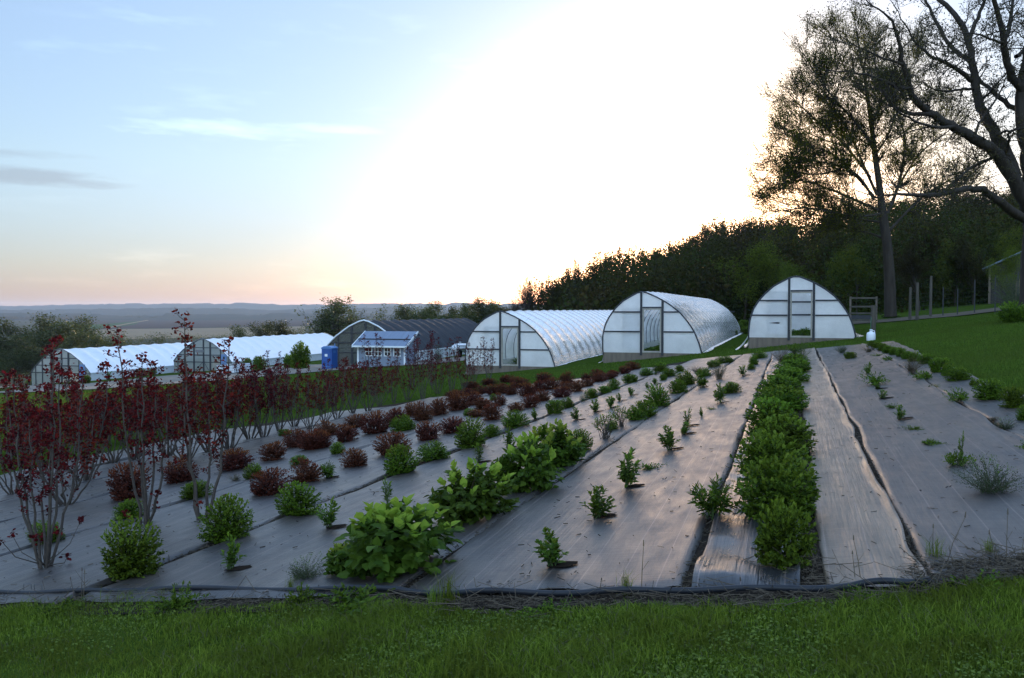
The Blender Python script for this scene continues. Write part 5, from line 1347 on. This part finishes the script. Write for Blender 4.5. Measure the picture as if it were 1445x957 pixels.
# clover and broad leaves among the grass
P = pix_points(15000, rg, -100, 1550, lambda x: edge(x) + 2, lambda x: 980); cl = vnoise(P[:, 0] * 1.7, P[:, 1] * 1.7, 35); P = P[(cl + rg.normal(0, .4, len(P))) > -.1]
P[:, 2] += rg.uniform(.01, .05, len(P)); dr = norm(rg.normal(0, 1, P.shape) * np.array([1, 1, .3]))
V, Q = leaves_arrays(P, dr, norm(rg.normal(0, .4, P.shape) + np.array([0, 0, 1])), rg.uniform(.012, .032, len(P)), .7, simple=True)
o = ob('clover', mesh_np('clover', V, Q), leafmat('clover_leaf', (.06, .11, .02), (.17, .25, .05), .35, .7, .1)); tag(o, 'low broad-leaved clover among the foreground grass', 'clover', kind='stuff')
# taller tufts along the pipe
TUFT = []
for s_ in range(3):
    r_ = np.random.default_rng(60 + s_); n = 90; a = r_.uniform(0, 6.28, n); rad = np.abs(r_.normal(0, .05, n))
    Pt = np.stack([np.cos(a) * rad, np.sin(a) * rad, np.zeros(n)], -1); V, Q, T = blades(Pt, r_.uniform(.12, .36, n), np.full(n, .0045), r_, .55)
    me = mesh_np('grass_tuft', V, Q, T); me.materials.append(BLADE); TUFT.append(me)
for i, (px, py, s_, lab) in enumerate(((632, 856, 1.0, 'tall grass tuft at the pipe between the first two big-leaf shrubs'), (612, 862, .8, 'shorter grass tuft just left of the tall tuft at the pipe'), (884, 842, .7, 'wispy grass tuft standing at the pipe below the wide strip'), (1320, 795, .75, 'wispy grass tuft at the right corner beside the straw'), (1395, 788, .6, 'thin grass tuft in the straw at the right edge'), (410, 836, .5, 'small grass tuft at the pipe left of the largest big-leaf shrub'))):
    g = ground(px, py); o = ob('grass_tuft', TUFT[i % 3], None); o.location = tuple(g); o.scale = (s_,) * 3; tag(o, lab, 'grass tuft', 'grass tufts along the pipe')
# leafy weeds along the front edge
for px, py, w, h, k, lab in ((250, 866, 70, 30, 'flat', 'leafy weed patch by the pipe below the first sprout'), (500, 872, 110, 34, 'flat', 'broad-leaved weed patch before the largest big-leaf shrub'), (425, 858, 44, 26, 'flat', 'leafy weed patch left of the broad-leaved one'), (90, 868, 60, 18, 'flat', 'low weed patch at lower left corner of the field'), (780, 872, 60, 20, 'flat', 'weed patch on the grass below the frontmost sprout'), (1120, 868, 60, 18, 'flat', 'low weed patch below the hedge front'), (1225, 850, 50, 16, 'flat', 'weed patch at the foot of the pale strip'), (1385, 838, 70, 24, 'flat', 'weed patch in the grass at lower right'), (430, 826, 70, 40, 'feather', 'wispy seed-headed weed on fabric left of the largest big-leaf shrub')):
    put(k, px, py, w, h, lab, 'weeds along the front edge', lift=.0)
# lawn tufts behind and at the right, sparse and short
def lawn(n, x0, x1, yt, yb, lo, hi, w):
    P = pix_points(n, rg, x0, x1, yt, yb); return P, rg.uniform(lo, hi, len(P)), rg.uniform(w * .6, w * 1.4, len(P))
parts = [lawn(60000, 1205, 1520, lambda x: np.interp(x, [1205, 1260, 1320, 1440, 1520], [466, 456, 450, 441, 436]), lambda x: np.interp(x, [1205, 1232, 1300, 1400, 1450, 1520], [482, 486, 506, 545, 572, 610]), .03, .09, .012),
         lawn(26000, 640, 1235, lambda x: np.interp(x, [640, 790, 850, 990, 1060, 1235], [532, 523, 508, 496, 484, 480]), lambda x: np.interp(x, [640, 760, 880, 1000, 1100, 1235], [556, 538, 522, 506, 497, 488]), .03, .08, .012),
         lawn(26000, -60, 640, lambda x: np.interp(x, [-60, 130, 330, 440, 640], [558, 552, 538, 528, 516]), lambda x: np.interp(x, [-60, 200, 400, 640], [650, 622, 588, 556]), .05, .2, .03)]
P = np.concatenate([p[0] for p in parts]); V, Q, T = blades(P, np.concatenate([p[1] for p in parts]), np.concatenate([p[2] for p in parts]), rg, .8)
o = ob('lawn_grass', mesh_np('lawn_grass', V, Q, T), BLADE2); tag(o, 'mown lawn grass around the tunnels and along the path', 'grass', kind='stuff')
# straw and mulch scraps in the seams and along the front
def sticks(P, Lg, r, rng, flat=.25):
    n = len(P); d = norm(rng.normal(0, 1, (n, 3)) * np.array([1, 1, flat])); e = P + d * Lg[:, None]; e[:, 2] = np.maximum(e[:, 2], P[:, 2])
    s = norm(np.cross(d, np.array([0, 0, 1.0]))) * r[:, None]; u = np.array([0, 0, 1.0]) * r[:, None]
    V = np.stack([P - s, P + s, P + u * 1.6, e - s, e + s, e + u * 1.6], 1).reshape(-1, 3); i = np.arange(n)[:, None] * 6
    return V, np.concatenate([i + np.array([[0, 1, 4, 3]]), i + np.array([[1, 2, 5, 4]]), i + np.array([[2, 0, 3, 5]])])
L_ = []
def seam(v0, u0, u1, n, wd, hi=.05):
    u = u0 + (u1 - u0) * rg.random(n) ** 1.3; v = vfan(v0, u) + rg.normal(0, wd, n); x, y = uv2xy(u, v)
    return np.stack([x, y, zuv(u, v) + .02 + rg.random(n) * .02], -1)
for v0, n, wd in ((.17, 1500, .035), (.9, 700, .02), (-.72, 700, .03), (-3.02, 1100, .06), (-6.25, 1800, .08), (-9.15, 700, .05), (-11.6, 1000, .06), (-13.55, 500, .05), (2.62, 700, .04)):
    L_.append(seam(v0, 6.4, 30, n, wd))
for _ in range(1):
    n = 2600; u = 6.5 + 24 * rg.random(n) ** 1.5; v = rg.uniform(-15, 3.3, n); v = vfan(v, u); x, y = uv2xy(u, v); L_.append(np.stack([x, y, zuv(u, v) + .052], -1))
fr = pix_points(3600, rg, -60, 1330, lambda x: 841, lambda x: edge(x) + 4); fr[:, 2] += .015; L_.append(fr)
rt = pix_points(1500, rg, 1290, 1530, lambda x: np.interp(x, [1290, 1530], [806, 785]), lambda x: np.interp(x, [1290, 1530], [842, 815])); rt[:, 2] += .02 + rg.random(len(rt)) * .05; L_.append(rt)
P = np.concatenate(L_); V, Q = sticks(P, rg.uniform(.015, .07, len(P)), rg.uniform(.0015, .005, len(P)), rg)
o = ob('mulch', mesh_np('mulch', V, Q), STRAWD); tag(o, 'dark mulch chips and scraps in the seams between fabric strips', 'mulch', kind='stuff')
P = np.concatenate([pix_points(420, rg, 1285, 1530, lambda x: np.interp(x, [1285, 1530], [800, 775]), lambda x: np.interp(x, [1290, 1530], [838, 815])), pix_points(500, rg, -40, 1300, lambda x: 840, lambda x: edge(x) + 5), pix_points(140, rg, 985, 1200, lambda x: 800, lambda x: 838)])
P[:, 2] += .02 + rg.random(len(P)) * .05
V, Q = sticks(P, rg.uniform(.06, .28, len(P)), rg.uniform(.0012, .003, len(P)), rg, .3)
o = ob('straw', mesh_np('straw', V, Q), STRAW); tag(o, 'dry straw stalks strewn along the front edge of the field', 'straw', kind='stuff')
# dead stalks standing at the front edge
for i, (px, py, h, ln_) in enumerate(((105, 850, 32, -.25), (115, 848, 42, 0), (118, 848, 40, .02), (1215, 822, 60, -.2), (1207, 822, 40, -.1), (1335, 800, 70, .5), (1316, 795, 50, .05), (1420, 800, 74, .05), (1412, 806, 52, -.35), (905, 840, 70, .06), (845, 845, 26, .2), (1440, 800, 46, .2))):
    g = ground(px, py); Ls = h / F * g[1]
    b = MB(); pts = [(0, 0, 0), (ln_ * Ls * .3, .01, Ls * .5), (ln_ * Ls * .8, .02, Ls)]; b.tube(pts, [.004, .003, .002], 4)
    b.tube([(ln_ * Ls * .3, .01, Ls * .5), (ln_ * Ls * .3 + .05, .03, Ls * .68)], .002, 4); b.tube([(ln_ * Ls * .8, .02, Ls), (ln_ * Ls * .83, .02, Ls * 1.12)], [.006, .003], 5)
    o = b.build('dead_stalk', STRAW); o.location = tuple(g)
    tag(o, 'thin dead plant stalk standing up at the front edge of the field', 'stalk', 'dead stalks along the front edge')
for i, (px, py, a) in enumerate(((1235, 760, -.4), (1415, 565, 0))):
    pass

# ------------------------------------------------------------------ air
m, nt, N, L, out = newmat('haze_air')
v = N('ShaderNodeVolumePrincipled'); v.inputs['Color'].default_value = (.5, .68, 1, 1); v.inputs['Density'].default_value = HAZE; v.inputs['Anisotropy'].default_value = .2
L(v.outputs[0], out.inputs['Volume'])
if HAZE > 0:
    hb = MB().box(-7900, 7900, -700, 7900, -36, 62).build('haze', m); tag(hb, kind='stuff')
    tag(hb, 'thin evening haze over the valley', 'haze')
